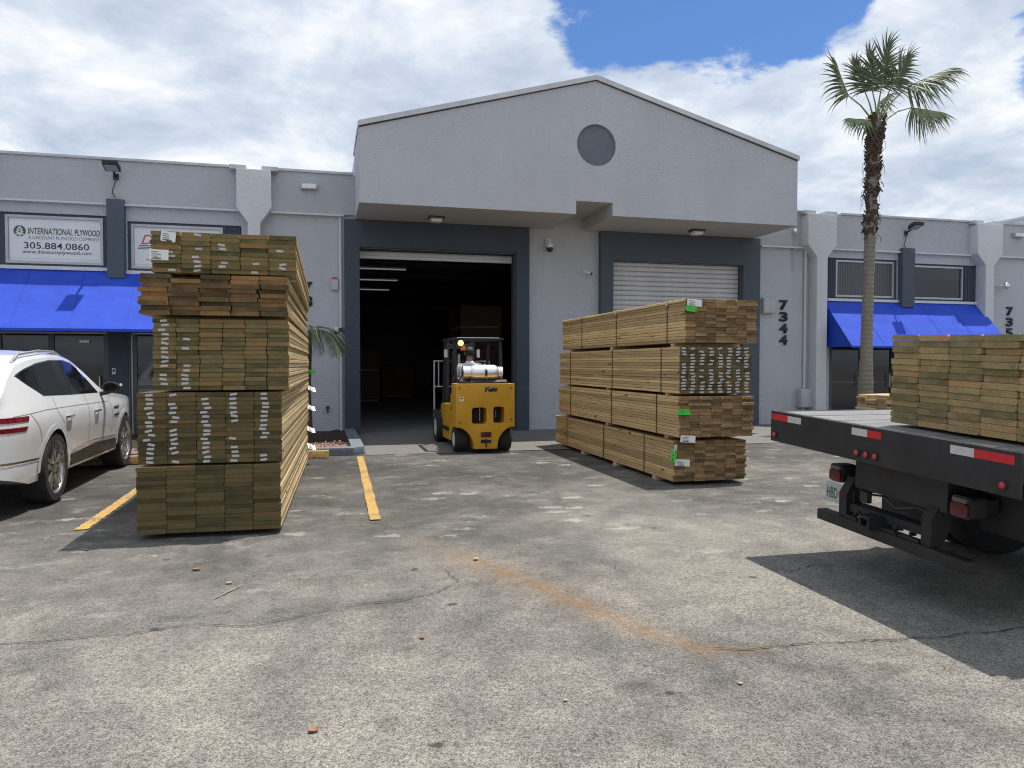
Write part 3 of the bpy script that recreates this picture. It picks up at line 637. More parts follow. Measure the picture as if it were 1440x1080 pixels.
def domecam():
    x, z = 5.03, 4.20; o = empty('dome_camera', (x, YF, z), 0, 'white security camera with black dome between the two doors', 'security camera')
    one('mount', 'white_plastic', lambda b: (b.box(x-.05, x+.05, YF-.03, YF-.001, z, z+.16), b.tube([(x, YF-.03, z+.1), (x, YF-.16, z+.13), (x, YF-.16, z+.02)], .025)), o)
    one('housing', 'white_plastic', lambda b: b.lathe([(.03, .04), (.075, .02), (.085, -.05), (.08, -.07)], (x, YF-.16, z), 'z', 20), o, smooth=50)
    one('dome', 'black_plastic', lambda b: b.lathe([(.078, -.0705), (.075, -.11), (.055, -.15), (.02, -.168)], (x, YF-.16, z), 'z', 20), o, smooth=50)
domecam()
def bullet(x, y, z, label, d=(-.1, -.2, -.05)):
    o = empty('bullet_camera', (x, y, z), 0, label, 'security camera'); p = Vector((x, y, z)); d = Vector(d)
    one('base', 'white_plastic', lambda b: b.lathe([(.05, 0), (.05, -.03)], (x, y-.001, z), 'y', 16), o)
    one('body', 'white_plastic', lambda b: b.tube([p+Vector((0, -.03, 0)), p+Vector((0, -.08, 0)), p+Vector((0, -.08, 0))+d*.8], [.018, .035, .038], 12), o, smooth=50)
    one('lens', 'black_plastic', lambda b: b.tube([p+Vector((0, -.08, 0))+d*.79, p+Vector((0, -.08, 0))+d*.9], .032, 12), o)
bullet(5.92, YF, 3.62, 'small bullet camera on the wall left of the closed door', (.12, -.12, -.06)); bullet(.33, YF, 2.24, 'small white camera beside the dark door surround at left', (-.02, -.15, -.1))
def ball():
    x, z = 17.85, 3.6; o = empty('globe_camera', (x, YF, z), 0, 'silver globe fitting on the wall above number 735', 'security camera')
    one('arm', 'white_plastic', lambda b: b.tube([(x-.1, YF-.002, z+.02), (x-.08, YF-.14, z+.02), (x, YF-.16, z+.01)], .03, 10), o)
    one('globe', 'chrome', lambda b: b.lathe([(.01, .09), (.05, .078), (.082, .04), (.09, 0), (.082, -.04), (.05, -.078), (.01, -.09)], (x+.02, YF-.2, z), 'z', 20), o, smooth=60)
ball()
def alarm():
    x, z = .30, 3.20; o = empty('alarm_box', (x, YF, z), 0, 'grey alarm box with dark strobe on the wall at left', 'alarm')
    one('case', 'grey_plastic', lambda b: b.box(x-.07, x+.07, YF-.08, YF-.001, z-.13, z+.09), o, bevel=.012)
    one('strobe', 'sign_red', lambda b: b.box(x-.05, x+.05, YF-.07, YF-.01, z+.091, z+.14), o, bevel=.01)
alarm()
def ebox(x0, x1, z0, z1, dep, label, mat='grey_plastic'):
    o = empty('utility_box', ((x0+x1)/2, YF, z0), 0, label, 'utility box')
    one('case', mat, lambda b: b.box(x0, x1, YF-dep, YF-.001, z0, z1), o, bevel=.01)
    one('cover', mat, lambda b: b.box(x0+.02, x1-.02, YF-dep-.012, YF-dep-.001, z0+.02, z1-.02), o, bevel=.004)
    return o
ebox(10.54, 10.88, 2.75, 3.12, .12, 'pale grey utility box between the dark door surround and number 7344')
eb = ebox(11.56, 12.0, .42, .88, .2, 'grey electrical box with conduit low on the wall by the pilaster')
one('conduit', 'pale', lambda b: b.tube([(11.76, YF-.05, .881), (11.76, YF-.05, 4.36)], .03, 10), eb)
one('pipe', 'pale', lambda b: b.tube([(11.72, YF-.06, .419), (11.72, YF-.06, .02)], .035, 10), eb)
cd = empty('conduit_pipe', (.42, YF, 0), 0, 'grey vertical conduit on the wall beside the dark door surround', 'pipe')
one('pipe', 'pale', lambda b: b.tube([(.42, YF-.04, .05), (.42, YF-.04, 4.6)], .028, 10), cd)
one('fitting', 'steel_dark', lambda b: b.box(.385, .47, YF-.09, YF-.005, 2.18, 2.27), cd, bevel=.008)
rd = empty('hanging_rod', (11.4, YF, 3.8), 0, 'thin metal rod hanging on the wall right of the canopy', 'rod')
one('rod', 'frame_metal', lambda b: b.tube([(11.41, YF-.12, 4.78), (11.42, YF-.06, 4.45), (11.43, YF-.05, 3.82)], .010, 6), rd)
one('knob', 'white_plastic', lambda b: b.lathe([(.045, 0), (.05, -.06), (.03, -.08)], (11.41, YF-.075, 4.8), 'y', 12), rd)
one('collar', 'frame_metal', lambda b: b.tube([(11.42, YF-.055, 4.40), (11.42, YF-.055, 4.36)], .035, 10), rd)
vv = empty('hose_bib', (.14, YF, .5), 0, 'small dark hose tap low on the wall above the mulch', 'tap')
one('body', 'black_plastic', lambda b: b.tube([(.14, YF-.001, .52), (.14, YF-.09, .52), (.14, YF-.10, .46)], .016, 8), vv)
one('handle', 'black_plastic', lambda b: b.lathe([(.04, 0), (.04, -.012)], (.14, YF-.05, .575), 'y', 12), vv)
kp = empty('door_keypad', (-3.96, YF-.05, 1.36), 0, 'small pale keypad on the dark pier between the storefront doors', 'keypad')
one('case', 'white_plastic', lambda b: b.box(-3.99, -3.93, YF-.075, YF-.051, 1.30, 1.42), kp, bevel=.006)
one('screen', 'black_plastic', lambda b: b.box(-3.98, -3.94, YF-.078, YF-.0751, 1.34, 1.40), kp)
one('push_button', 'chrome', lambda b: b.lathe([(.03, 0), (.03, -.02)], (-3.84, YF-.051, 1.09), 'y', 16), kp)
pl = empty('door_plate', (-4.52, YF, 1.95), 0, 'small white name plate on the storefront glass under the awning', 'plate')
one('plate', 'paper', lambda b: b.box(-4.60, -4.42, YF+.062, YF+.068, 1.92, 1.975), pl)

# ------------------------------------------------------------------ interior lights and stock
for i, (y, x1) in enumerate(((25, 2.79), (28.3, 2.84), (32, 2.85))):
    o = empty('strip_light', (1.2, y, 4.66), 0, '%s lit tube strip light on the warehouse ceiling' % ('nearest', 'middle', 'farthest')[i], 'strip light', 'strip lights in the warehouse')
    one('tube', emit('tube_glow', (.85, .9, .95), .16) if i == 0 else bpy.data.materials['tube_glow'], lambda b: b.tube([(x1-2.4, y, 4.66), (x1, y, 4.66)], .02, 8), o)
    one('batten', 'white_plastic', lambda b: b.box(x1-2.42, x1+.02, y-.05, y+.05, 4.685, 4.74), o)
M['ply'] = simple('plywood_faces', (.20, .14, .09), .85, var=.15, scale=1.5)
def ply(x, y, z, n, label):
    o = empty('panel_bundle', (x, y, z), 0, label, 'panel bundle', 'panel bundles inside the warehouse')
    for k in range(n): one('panel', 'ply', lambda b: b.box(x-.69, x+.69, y, y+2.4, z+.08+k*.055, z+.08+k*.055+.053), o)
    for q in (.2, 1.15, 2.1): one('skid', 'raw', lambda b: b.box(x-.66, x+.66, y+q, y+q+.09, z+.0, z+.079), o)
ply(5.16, 24, 2.70, 12, 'topmost brown panel bundle of the stack inside the open door'); ply(5.16, 24, 1.90, 13, 'second brown panel bundle from the top inside the open door')
ply(5.2, 24, 1.10, 13, 'third brown panel bundle from the top inside the open door'); ply(5.16, 24, .006, 18, 'lowest brown panel bundle of the stack inside the open door')

for (x, y, z, n, l_) in ((1.6, 30, .006, 20, 'lower brown panel bundle at the back left inside the open door'), (1.6, 30, 1.22, 14, 'upper brown panel bundle at the back left inside the open door'), (3.4, 34, .006, 24, 'brown panel bundle at the far back of the warehouse')): ply(x, y, z, n, l_)

# ------------------------------------------------------------------ lumber
def board_mesh(w, t_, L, mats):
    c = .0055; b = MB(); x, z = w/2, t_/2
    pr = [(-x+c, -z), (x-c, -z), (x, -z+c), (x, z-c), (x-c, z), (-x+c, z), (-x, z-c), (-x, -z+c)]
    b.prism(pr, 'y', 0, L)
    for f in b.bm.faces: f.material_index = 1 if len(f.verts) == 8 else 0
    return b.mesh('board', mats)
TAG = None
def tag_mesh():
    global TAG
    if TAG is None:
        b = MB(); b.box(-.029, .029, -.0009, .0009, -.0100, .0100); TAG = b.mesh('end_tag', 'tag')
    return TAG
def bundle(label, group, loc, rz, cols, rows, w, L, end, side, z0=.0, jx=.004, jy=.012, gapx=.002, tags=None, skip=(), spacers=.012, straps=(), tilt=0, strap_h=None):
    th, pit = .0362, .0385
    o = empty('lumber_bundle', loc, rz, label, 'lumber bundle', group); o.rotation_euler = (0, tilt, rz)
    ms = [board_mesh(w-random.uniform(0, .004), th, L-k*.006, [side, end]) for k in range(3)]
    W_ = cols*w+(cols-1)*gapx; drift = [0]*cols; tot = 0
    for r in range(rows):
        rj = random.gauss(0, jx*.8)
        for c in range(cols):
            if (r, c) in skip: continue
            b = bpy.data.objects.new('board', random.choice(ms))
            b.location = (w/2+c*(w+gapx)+rj+random.gauss(0, jx*.25), random.gauss(0, jy), spacers+r*pit+th/2)
            b.rotation_euler = (0, 0, random.gauss(0, .0007)); put(b, o)
            if tags and tags(r, c):
                t_ = bpy.data.objects.new('end_tag', tag_mesh()); t_.location = (tags.x(c)+random.gauss(0, .008), -.0025, random.gauss(0, .002)); t_.rotation_euler = (0, random.gauss(0, .12), random.gauss(0, .05)); put(t_, b)
    if spacers > .003:
        for q in (.35, L/2, L-.45):
            put(bpy.data.objects.new('spacer', MB().box(.02, W_-.02, q, q+.085, 0, spacers-.001).mesh('spacer', 'raw')), o)
    H_ = rows*pit
    for q in straps:
        b = MB(); a = .004
        b.box(-a-.006, -a, q, q+.012, spacers-.004, spacers+H_+.004); b.box(W_+a, W_+a+.006, q, q+.012, spacers-.004, spacers+H_+.004)
        b.box(-a-.006, W_+a+.006, q, q+.012, spacers+H_+.004, spacers+H_+.006); b.box(-a, W_+a, q, q+.012, spacers-.006, spacers-.004)
        put(bpy.data.objects.new('strap', b.mesh('strap', 'strap')), o)
    return o
class Tags:
    def __init__(s, fn, xs): s.f = fn; s.x = xs
    def __call__(s, r, c): return s.f(r, c)
def paper(parent, x, y, z, w, h, mats, rot=(0, 0, 0), kind='paper_label', bend=.25, green=False):
    """a stapled curling sheet, facing -Y"""
    b = MB(); n = 8; V = []
    out = [( -.5, .5)]*(n+1)
    for i in range(n+1):
        u = i/n; hh = h/2
        if green and i == 0: hh = h*.12
        if green and i == 1: hh = h*.46
        if green and i == n: hh = h*.30
        yy = -.004-bend*w*max(0, u-.45)**2-.003*sin(u*7)
        V.append((b.bm.verts.new(((u-.5)*w, yy, -hh)), b.bm.verts.new(((u-.5)*w, yy, hh))))
    for A, B in zip(V, V[1:]): b.bm.faces.new((A[0], B[0], B[1], A[1]))
    bmesh.ops.solidify(b.bm, geom=b.bm.faces[:], thickness=.0006)
    o = bpy.data.objects.new(kind, b.mesh(kind, mats[0], smooth=60)); o.location = (x, y, z); o.rotation_euler = rot; put(o, parent)
    pb = MB()
    for k in range(3 if green else 4):
        zz_ = h*(.25-.2*k); x0 = -.38*w; x1 = random.uniform(-.1, .12)*w
        pb.box(x0, x1, -.0085, -.0080, zz_-h*.035, zz_+h*.02)
    if not green:
        for k in range(14): xx = -.3*w+k*w*.03; pb.box(xx, xx+w*random.uniform(.008, .02), -.0090, -.0086, -h*.42, -h*.26)
    pm = bpy.data.objects.new('print', pb.mesh('print', mats[1])); put(pm, o); props(pm, kind='stuff')
    return o
RZ = radians(-1.8); LG = 'lumber bundles stacked beside the white car'
ground_blocks = []
def dunnage(x0, x1, y, label, rz=0, z=.0, h=.045):
    o = empty('dunnage_block', ((x0+x1)/2, y, z), rz, label, 'dunnage', 'timber blocks under the stacks')
    w = x1-x0; put(bpy.data.objects.new('timber', MB().box(-w/2, w/2, -.045, .045, -.004, h).mesh('timber', 'raw')), o)
for q, nm in ((.35, 'front'), (2.4, 'middle'), (4.4, 'rear')):
    c = Vector((.59, q)); dx = c.x*cos(RZ)-c.y*sin(RZ); dy = c.x*sin(RZ)+c.y*cos(RZ)
    dunnage(-1.53+dx-.56, -1.53+dx+.56, 6.88+dy, '%s timber bearer under the left lumber stack' % nm, RZ, h=.04)
def fx(f): return lambda c: f
bundle('lowest bundle of the left stack, dark greenish board ends without tags', LG, (-1.53, 6.88, .041), RZ, 5, 15, .235, 4.88, 'end_dark', 'side', spacers=.0, jx=.003, jy=.004)
T4 = Tags(lambda r, c: not ((c == 3 and r in (6, 7, 8)) or (c == 4 and r in (2, 3, 4)) or random.random() < .06), lambda c: (-.02, -.06, -.04, -.05, -.03)[c])
bundle('second bundle from the bottom of the left stack, rows of white tags on every column', LG, (-1.52, 6.89, .628), RZ, 5, 16, .235, 4.88, 'end_dark', 'side', jx=.003, jy=.005, tags=T4)
T3 = Tags(lambda r, c: (c == 0 and random.random() < .9) or (c == 1 and r in (0, 1, 2, 3, 4, 5, 9, 11)), lambda c: (0, -.01)[c] if c < 2 else 0)
bundle('middle bundle of the left stack, six narrow columns, tags on its two left columns', LG, (-1.385, 6.88, 1.262), RZ+.012, 6, 16, .184, 4.88, 'end_green', 'side', jx=.006, jy=.008, tags=T3)
bundle('fourth bundle from the bottom of the left stack, uneven brown board ends', LG, (-1.475, 6.84, 1.905), RZ+.014, 5, 9, .235, 4.88, 'end_brown', 'side', jx=.014, jy=.02, gapx=.006, skip=((8, 1),), spacers=.018)
T1 = Tags(lambda r, c: (r, c) in {(0, 0), (4, 0), (3, 0), (0, 1), (1, 1), (2, 1), (3, 1), (5, 1), (8, 1), (1, 2), (2, 2), (5, 2), (6, 2), (2, 3), (0, 3), (1, 4), (2, 4), (5, 4)}, lambda c: (.04, .01, -.02, 0, -.01)[c])
tb = bundle('topmost bundle of the left stack, green board ends with two white paper labels', LG, (-1.385, 6.86, 2.272), RZ+.024, 5, 9, .235, 4.88, 'end_green', 'side', jx=.006, jy=.01, tags=T1)
paper(tb, .14, -.012, .31, .12, .085, ('paper', 'print'), (0, .1, 0)); paper(tb, .065, -.014, .155, .155, .09, ('paper', 'print'), (0, .03, 0))
paper(tb, .085, -.006, .315, .03, .09, ('green_dark', 'print'), (0, .05, 0), green=False)
for k, (zz_, w) in enumerate(((.55, .12), (.42, .09), (.30, .07))):
    pass
# loose labels on the right edge of the left stack
for i, b_ in enumerate([o for o in C.objects if o.name.startswith('lumber_bundle')]):
    if i in (0, 1):
        for q in range(2): paper(b_, 1.20+random.uniform(0, .04), 4.80-.15*q, random.uniform(.42, .52)-.26*q, .13, .12, ('paper', 'print'), (-.95, .4, .5))
    if i == 2: paper(b_, 1.16, 4.82, .12, .10, .05, ('green_tag', 'green_dark'), (0, .05, 0))
RG = 'lumber bundles stacked before the closed door'
def dn(q, nm): dunnage(4.20, 5.22, 8.30+q, '%s timber bearer under the right lumber stack' % nm, 0, h=.045)
for q, nm in ((.55, 'front'), (1.9, 'second'), (3.3, 'third'), (4.5, 'rear')): dn(q, nm)
ST = (.48, 2.2, 3.75)
b4 = bundle('lowest bundle of the right stack, green tag hanging at its near corner', RG, (4.20, 8.30, .046), radians(-.5), 7, 13, .141, 4.85, 'end_tan', 'side_tan', spacers=0, jx=.004, jy=.014, straps=(.85, 2.35, 4.15))
b3 = bundle('third bundle from the top of the right stack, green tag and white label on corner', RG, (4.23, 8.22, .556), radians(-.6), 7, 13, .143, 4.85, 'end_tan', 'side_tan', spacers=.045, jx=.004, jy=.018, straps=(.62, 2.2, 4.15))
T2 = Tags(lambda r, c: random.random() < .84, lambda c: -.005)
b2 = bundle('second bundle from the top of the right stack, ends covered in small white tags', RG, (4.26, 8.27, 1.106), radians(-.6), 8, 15, .122, 4.85, 'end_dark', 'side_tan', spacers=.03, jx=.002, jy=.004, tags=T2, straps=(.5, 2.2, 4.2))
b1 = bundle('topmost bundle of the right stack, white label and green tag at its corner', RG, (4.34, 8.28, 1.717), radians(-.3), 7, 14, .139, 4.85, 'end_tan', 'side_tan', spacers=.05, jx=.004, jy=.014, straps=(.48, 2.2, 3.75))
for q in (.48, 2.2): put(bpy.data.objects.new('edge_protector', MB().box(-.016, .05, q-.015, q+.035, .05+14*.0383+.0065, .05+14*.0383+.010).box(-.017, -.0105, q-.015, q+.035, .05+14*.0383-.05, .05+14*.0383+.010).mesh('edge_protector', 'strap_edge')), b1)
for b_, z_, zg, xo in ((b1, .535, .465, 0), (b3, .03, .36, -.02), (b4, .24, .36, -.02)):
    if b_ is not b4: paper(b_, .08 if b_ is b1 else .06, -.03, zg, .23, .075, ('green_tag', 'green_dark'), (0, .03, .25), 'green_tag', green=True, bend=-.2)
    else: paper(b_, -.02, -.05, .33, .06, .16, ('green_tag', 'green_dark'), (0, .15, -.4), 'green_tag', bend=.3); paper(b_, -.005, -.055, .41, .05, .12, ('paper', 'print'), (0, .2, .5))
    paper(b_, .10, -.035, z_, .19, .085, ('paper', 'print'), (0, .06, 0))

# ------------------------------------------------------------------ flatbed truck: local x = forward, y = across (0 = far rear corner, negative towards the camera), z up
TA = Vector((3.47, 5.21, 0)); tf = math.atan2(-.036, .999); TILT = radians(1.93)   # the lot falls towards the camera here
truck = empty('flatbed_truck', TA, tf, 'black flatbed truck seen from its rear corner, tail lights and number plate showing', 'truck'); truck.rotation_euler = (TILT, 0, tf)
M['truck_black'] = simple('truck_black', (.022, .022, .024), .55, .0, .35, 5, bump=(60, .12, .003), spec=.4)
M['truck_frame'] = simple('truck_frame', (.015, .015, .016), .6, .1, .3, 6)
t = NT('weathered_deck'); v = t.coord(); g = t.noise(t.mapping(v, (.8, 6, 3)), 3, 7, .7); oi = t.n('ShaderNodeObjectInfo')
t.base(t.mix(t.rng(g, .3, .7), t.mix(oi.outputs['Random'], (.11, .108, .11), (.17, .165, .165)), (.24, .235, .235))); t.rough(.6); t.bump(g, .4, .004); M['deck'] = t.m
M['tape_red'] = simple('reflective_red', (.50, .02, .03), .35, var=.12, scale=20); M['tape_white'] = simple('reflective_white', (.50, .50, .49), .35, var=.1, scale=20)
M['lamp_red'] = simple('red_lens', (.55, .02, .025), .2, var=.1); M['lamp_dark'] = simple('dark_red_lens', (.085, .010, .016), .2, var=.2, scale=9); M['lamp_clear'] = simple('clear_lens', (.14, .12, .12), .2)
M['rubber'] = simple('rubber', (.022, .022, .023), .85, var=.25, scale=8)
DW, DL, DZ = 2.25, 7.0, 1.13
def tp(name, mats, fn, parent=None, **k): return one(name, mats, fn, parent or truck, world=False, **k)
dk = tp('deck', 'truck_black', lambda b: b.box(.02, DL, -DW+.02, -.02, DZ-.16, DZ-.03))
for i in range(13):
    w = (DW-.12)/13; tp('plank', 'deck', lambda b: b.box(.06, DL-.02, -.06-w*(i+1)+.004, -.06-w*i-.004, DZ-.03, DZ-.002+random.uniform(-.001, .0015)), dk)
tp('side_rail', 'truck_black', lambda b: b.box(.013, DL, -.058, 0, DZ-.16, DZ), bevel=.006); tp('side_rail', 'truck_black', lambda b: b.box(.013, DL, -DW, -DW+.058, DZ-.16, DZ), bevel=.006)
tp('rear_plate', 'truck_black', lambda b: b.box(0, .012, -DW, 0, DZ-.235, DZ+.001), bevel=.003)
tp('top_lip', 'truck_black', lambda b: b.box(.0125, .057, -DW+.06, -.06, DZ-.03, DZ+.001), bevel=.003)
tp('apron_plate', 'truck_black', lambda b: b.box(.20, .22, -1.58, -.76, .66, DZ-.161))
def tape(s0, s1, z0, z1, col, nm): tp('reflective_tape', col, lambda b: b.box(-.0028, -.0008, -s1, -s0, z0, z1))
for s0, s1, c_ in ((.012, .23, 'tape_red'), (.231, .40, 'tape_white'), (.97, 1.12, 'tape_white'), (1.121, 1.25, 'tape_red'), (1.80, 1.96, 'tape_white'), (1.961, 2.21, 'tape_red')): tape(s0, s1, DZ-.066, DZ-.018, c_, '')
for s_ in (.065, 1.03, 1.12, 1.205, 2.15):
    r_ = .018; lp_ = tp('marker_light', 'lamp_red', lambda b: b.lathe([(r_, -.012), (r_*.8, -.018), (r_*.3, -.022)], (0, -s_, .95), 'x', 16), smooth=50); tp('rim', 'rubber', lambda b: b.lathe([(r_+.009, 0), (r_+.008, -.0115), (r_+.001, -.0118)], (0, -s_, .95), 'x', 16), lp_)
for s_ in (.535, 1.665):
    tl_ = tp('tail_light', 'black_plastic', lambda b: b.prism(rrect(-s_-.072, -s_+.072, .655, .785, .028), 'x', .215, .33))
    tp('lens', 'lamp_dark', lambda b: b.prism(rrect(-s_-.062, -s_+.062, .664, .745, .018), 'x', .196, .214), tl_, bevel=.006); tp('reverse_lens', 'lamp_clear', lambda b: b.prism(rrect(-s_-.05, -s_+.05, .748, .774, .008), 'x', .20, .2145), tl_)
    tp('bracket', 'truck_frame', lambda b: b.box(.331, .40, -.78 if s_ < 1 else -s_-.08, -s_+.02, .69, .77), tl_)
np_ = tp('number_plate', 'paper', lambda b: b.prism(rrect(-.74, -.43, .50, .645, .015), 'x', .205, .208))
fr = Matrix(((0, 1, 0, 0), (-1, 0, 0, 0), (0, 0, 1, 0), (0, 0, 0, 1)))
M['plate_green'] = simple('plate_print', (.03, .10, .06), .5); M['plate_orange'] = simple('plate_orange', (.62, .16, .03), .5); M['plate_base'] = simple('plate_base', (.42, .48, .44), .5)
np_.data.materials[0] = M['plate_base']
def ttext(name, body, mat, s0, s1, z0, z1, xx, parent, bold=0):
    o = text_part(name, body, mat, s0, s1, z0, z1, xx, None, bold=bold, depth=.001, frame=fr)
    o.parent = parent; o.matrix_parent_inverse = Matrix(); return o
# lettering frame: x -> -y, y -> x
fr = Matrix(((0, 1, 0, 0), (-1, 0, 0, 0), (0, 0, 1, 0), (0, 0, 0, 1)))
ttext('lettering', 'HBD', 'plate_green', .445, .565, .53, .61, .2045, np_, .01)
tp('orange_mark', 'plate_orange', lambda b: b.prism(circ(-.60, .57, .026, 16), 'x', .202, .2045), np_)
# under-run bumper, hitch, chassis
bp = tp('bumper', 'truck_frame', lambda b: b.box(.13, .21, -1.82, -.44, .365, .44), bevel=.006)
for s_ in (.70, 1.48): tp('post', 'truck_frame', lambda b: b.prism([(.15, .441), (.24, .441), (.30, .60), (.30, .72), (.22, .72), (.15, .61)], 'y', -s_-.04, -s_+.04), bp)
tp('cross_bar', 'truck_frame', lambda b: b.box(.17, .27, -1.43, -.75, .49, .545), bp); tp('step_plate', 'truck_frame', lambda b: b.box(.14, .17, -1.43, -.75, .442, .465), bp)
for k in range(5): tp('gusset', 'truck_frame', lambda b: b.box(.16, .20, -.83-k*.13, -.81-k*.13, .466, .489), bp)
hc = tp('hitch', 'truck_frame', lambda b: (b.box(.05, .26, -1.10, -1.08, .442, .53), b.box(.05, .26, -1.02, -1.0, .442, .53), b.box(.05, .26, -1.079, -1.021, .51, .53), b.box(.05, .26, -1.079, -1.021, .442, .46)))
for q in (.88, 1.25): tp('safety_chain_loop', 'truck_frame', lambda b: b.tube([(.14, -q, .44+.0), (.10, -q-.01, .50), (.11, -q-.04, .53), (.14, -q-.05, .49)], .008, 6), bp)
tp('wiring', 'black_plastic', lambda b: b.tube([(.25, -.60, .70), (.24, -.68, .64), (.27, -.75, .66), (.25, -.82, .62), (.26, -1.0, .64)], .007, 6))
tp('air_hose', 'black_plastic', lambda b: b.tube([(.24, -1.0, .64), (.22, -1.15, .59), (.24, -1.3, .63), (.26, -1.5, .60)], .009, 6))
tp('plug_socket', 'black_plastic', lambda b: b.box(.19, .23, -.90, -.82, .57, .65), bevel=.01)
for s_ in (.76, 1.52): tp('chassis_rail', 'truck_frame', lambda b: b.box(.24, 7.4, -s_-.035, -s_+.035, .62, DZ-.162))
for k in range(9): tp('cross_member', 'truck_frame', lambda b: b.box(.7+k*.7, .78+k*.7, -DW+.06, -.06, DZ-.25, DZ-.161))
def wheel(x, y, r, w, name='wheel'):
    wo_ = tp(name, 'rubber', lambda b: b.lathe([(r*.58, -w/2), (r*.9, -w/2), (r*.985, -w*.4), (r, -w*.3), (r, w*.3), (r*.985, w*.4), (r*.9, w/2), (r*.58, w/2)], (x, y, r-y*sin(TILT)), 'y', 40, close=True), smooth=50)
    tp('rim', 'truck_frame', lambda b: b.lathe([(r*.575, -w*.42), (r*.5, -w*.2), (r*.2, -w*.1), (r*.2, w*.1), (r*.5, w*.2), (r*.575, w*.42)], (x, y, r-y*sin(TILT)), 'y', 28), wo_, smooth=40)
for x in (1.75,):
    for y in (-.14, -.41, -1.84, -2.11): wheel(x, y, .46, .24)
for y in (-.25, -2.0): wheel(7.0, y, .46, .27)
for s_ in (.28, 1.97): tp('mud_flap', 'rubber', lambda b: b.box(1.02, 1.035, -s_-.25, -s_+.25, .26, .88))
tp('axle', 'truck_frame', lambda b: b.tube([(1.75, -.2, .48), (1.75, -2.05, .52)], .07, 12))
tp('light_box', 'truck_frame', lambda b: b.box(.42, .95, -2.16, -1.60, .56, .87), bevel=.01)
# lumber on the deck
lb = bundle('greenish bundle of boards riding on the flatbed truck', None, (0, 0, 0), 0, 5, 15, .234, 4.88, 'end_fresh', 'side', spacers=.0, jx=.0025, jy=.008, gapx=.005)
lb.matrix_basis = truck.matrix_basis @ Matrix.Translation((.23, -1.04, DZ+.022)) @ Matrix.Rotation(radians(90), 4, 'Z') @ Matrix.Rotation(pi, 4, 'Z')
paper(lb, 1.09, -.02, .40, .10, .17, ('paper', 'print'), (0, .12, 0))
for q in (.4, 2.4, 4.4): put(bpy.data.objects.new('spacer', MB().box(.02, 1.16, q, q+.09, -.021, -.001).mesh('spacer', 'raw')), lb)
# pale boards on the ground beyond the truck
pb_ = empty('board_pile', (11.52, 11.9, 0), radians(8), 'low pile of pale raw boards behind the truck near the palm trunk', 'board pile')
for r in range(19):
    for c in range(4):
        put(bpy.data.objects.new('board', MB().box(-.9+random.uniform(-.06, .06), .9+random.uniform(-.06, .06), c*.24, c*.24+.23, .10+r*.042, .137+r*.042).mesh('board', 'raw')), pb_)
for x in (-.7, 0, .7): put(bpy.data.objects.new('bearer', MB().box(x-.05, x+.05, 0, .95, 0, .098).mesh('bearer', 'raw')), pb_)

# ------------------------------------------------------------------ white SUV (nose to the building); s runs from tail to nose along +Y
CX, CY0 = -3.76, 7.86
def lerp(tab, x):
    if x <= tab[0][0]: return tab[0][1]
    for (a, b), (c, e_) in zip(tab, tab[1:]):
        if x <= c: u = (x-a)/(c-a); return b+(e_-b)*u
    return tab[-1][1]
def smooth_tab(tab, n=160):
    xs = np.linspace(tab[0][0], tab[-1][0], n); ys_ = np.array([lerp(tab, x) for x in xs]); k = np.array([1, 2, 3, 2, 1.])/9
    p = np.pad(ys_, 2, mode='edge'); q = np.convolve(p, k, 'valid'); q[0], q[-1] = ys_[0], ys_[-1]; return list(zip(xs.tolist(), q.tolist()))
ZT = smooth_tab([(0, 1.04), (.06, 1.12), (.15, 1.22), (.3, 1.38), (.5, 1.51), (.62, 1.565), (.9, 1.62), (1.5, 1.665), (1.9, 1.665), (2.2, 1.63), (2.45, 1.56), (2.7, 1.41), (2.95, 1.24), (3.15, 1.14), (3.5, 1.105), (3.9, 1.075), (4.3, 1.03), (4.6, .96), (4.8, .86), (4.9, .74), (4.945, .62)])
WP = smooth_tab([(0, .80), (.05, .845), (.12, .885), (.25, .93), (.5, .965), (.9, .985), (3.9, .985), (4.2, .972), (4.5, .93), (4.75, .84), (4.9, .70), (4.945, .6)])
WF = [(.25, .945), (.4, .970), (.52, .975), (.62, .985), (.8, 1.0), (.93, .997), (1.02, .975), (1.1, .945)]
def zbelt(s): return min(1.1, lerp(ZT, s)-.06)
def CW(s, z):
    zt = lerp(ZT, s); zb = zbelt(s); w = lerp(WP, s)
    if z <= zb: return w*lerp(WF, z)
    wb = w*lerp(WF, zb); k = max(0, min(1, (zt-1.15)/.4)); v_ = min(1, (z-zb)/(zt-zb)); e_ = wb*(1-.15*k*min(v_, .85)/.85)
    return e_ if v_ <= .85 else e_*math.sqrt(max(0, 1-((v_-.85)/.15)**2))
car = empty('white_suv', (CX, CY0+2.4, 0), 0, 'white SUV parked nose-in at the left edge beside the lumber', 'car')
t = NT('white_car_paint'); t.base((.78, .81, .86)); t.rough(.22); t.b.inputs['Coat Weight'].default_value = .8; t.b.inputs['Coat Roughness'].default_value = .03; M['car_white'] = t.m
t = NT('car_glass'); t.base((.008, .010, .010)); t.rough(.06); t.spec(.22); M['car_glass'] = t.m
M['car_trim'] = simple('car_black_trim', (.018, .018, .019), .4); M['car_red'] = simple('car_tail_lens', (.16, .005, .015), .12, var=.45, scale=22); M['alloy'] = simple('alloy_rim', (.46, .46, .46), .3, .9); M['alloy_dark'] = simple('alloy_dark', (.07, .07, .072), .4, .6)
def cpart(name, mats, fn, parent=None, **k): return one(name, mats, fn, parent or car, **k)
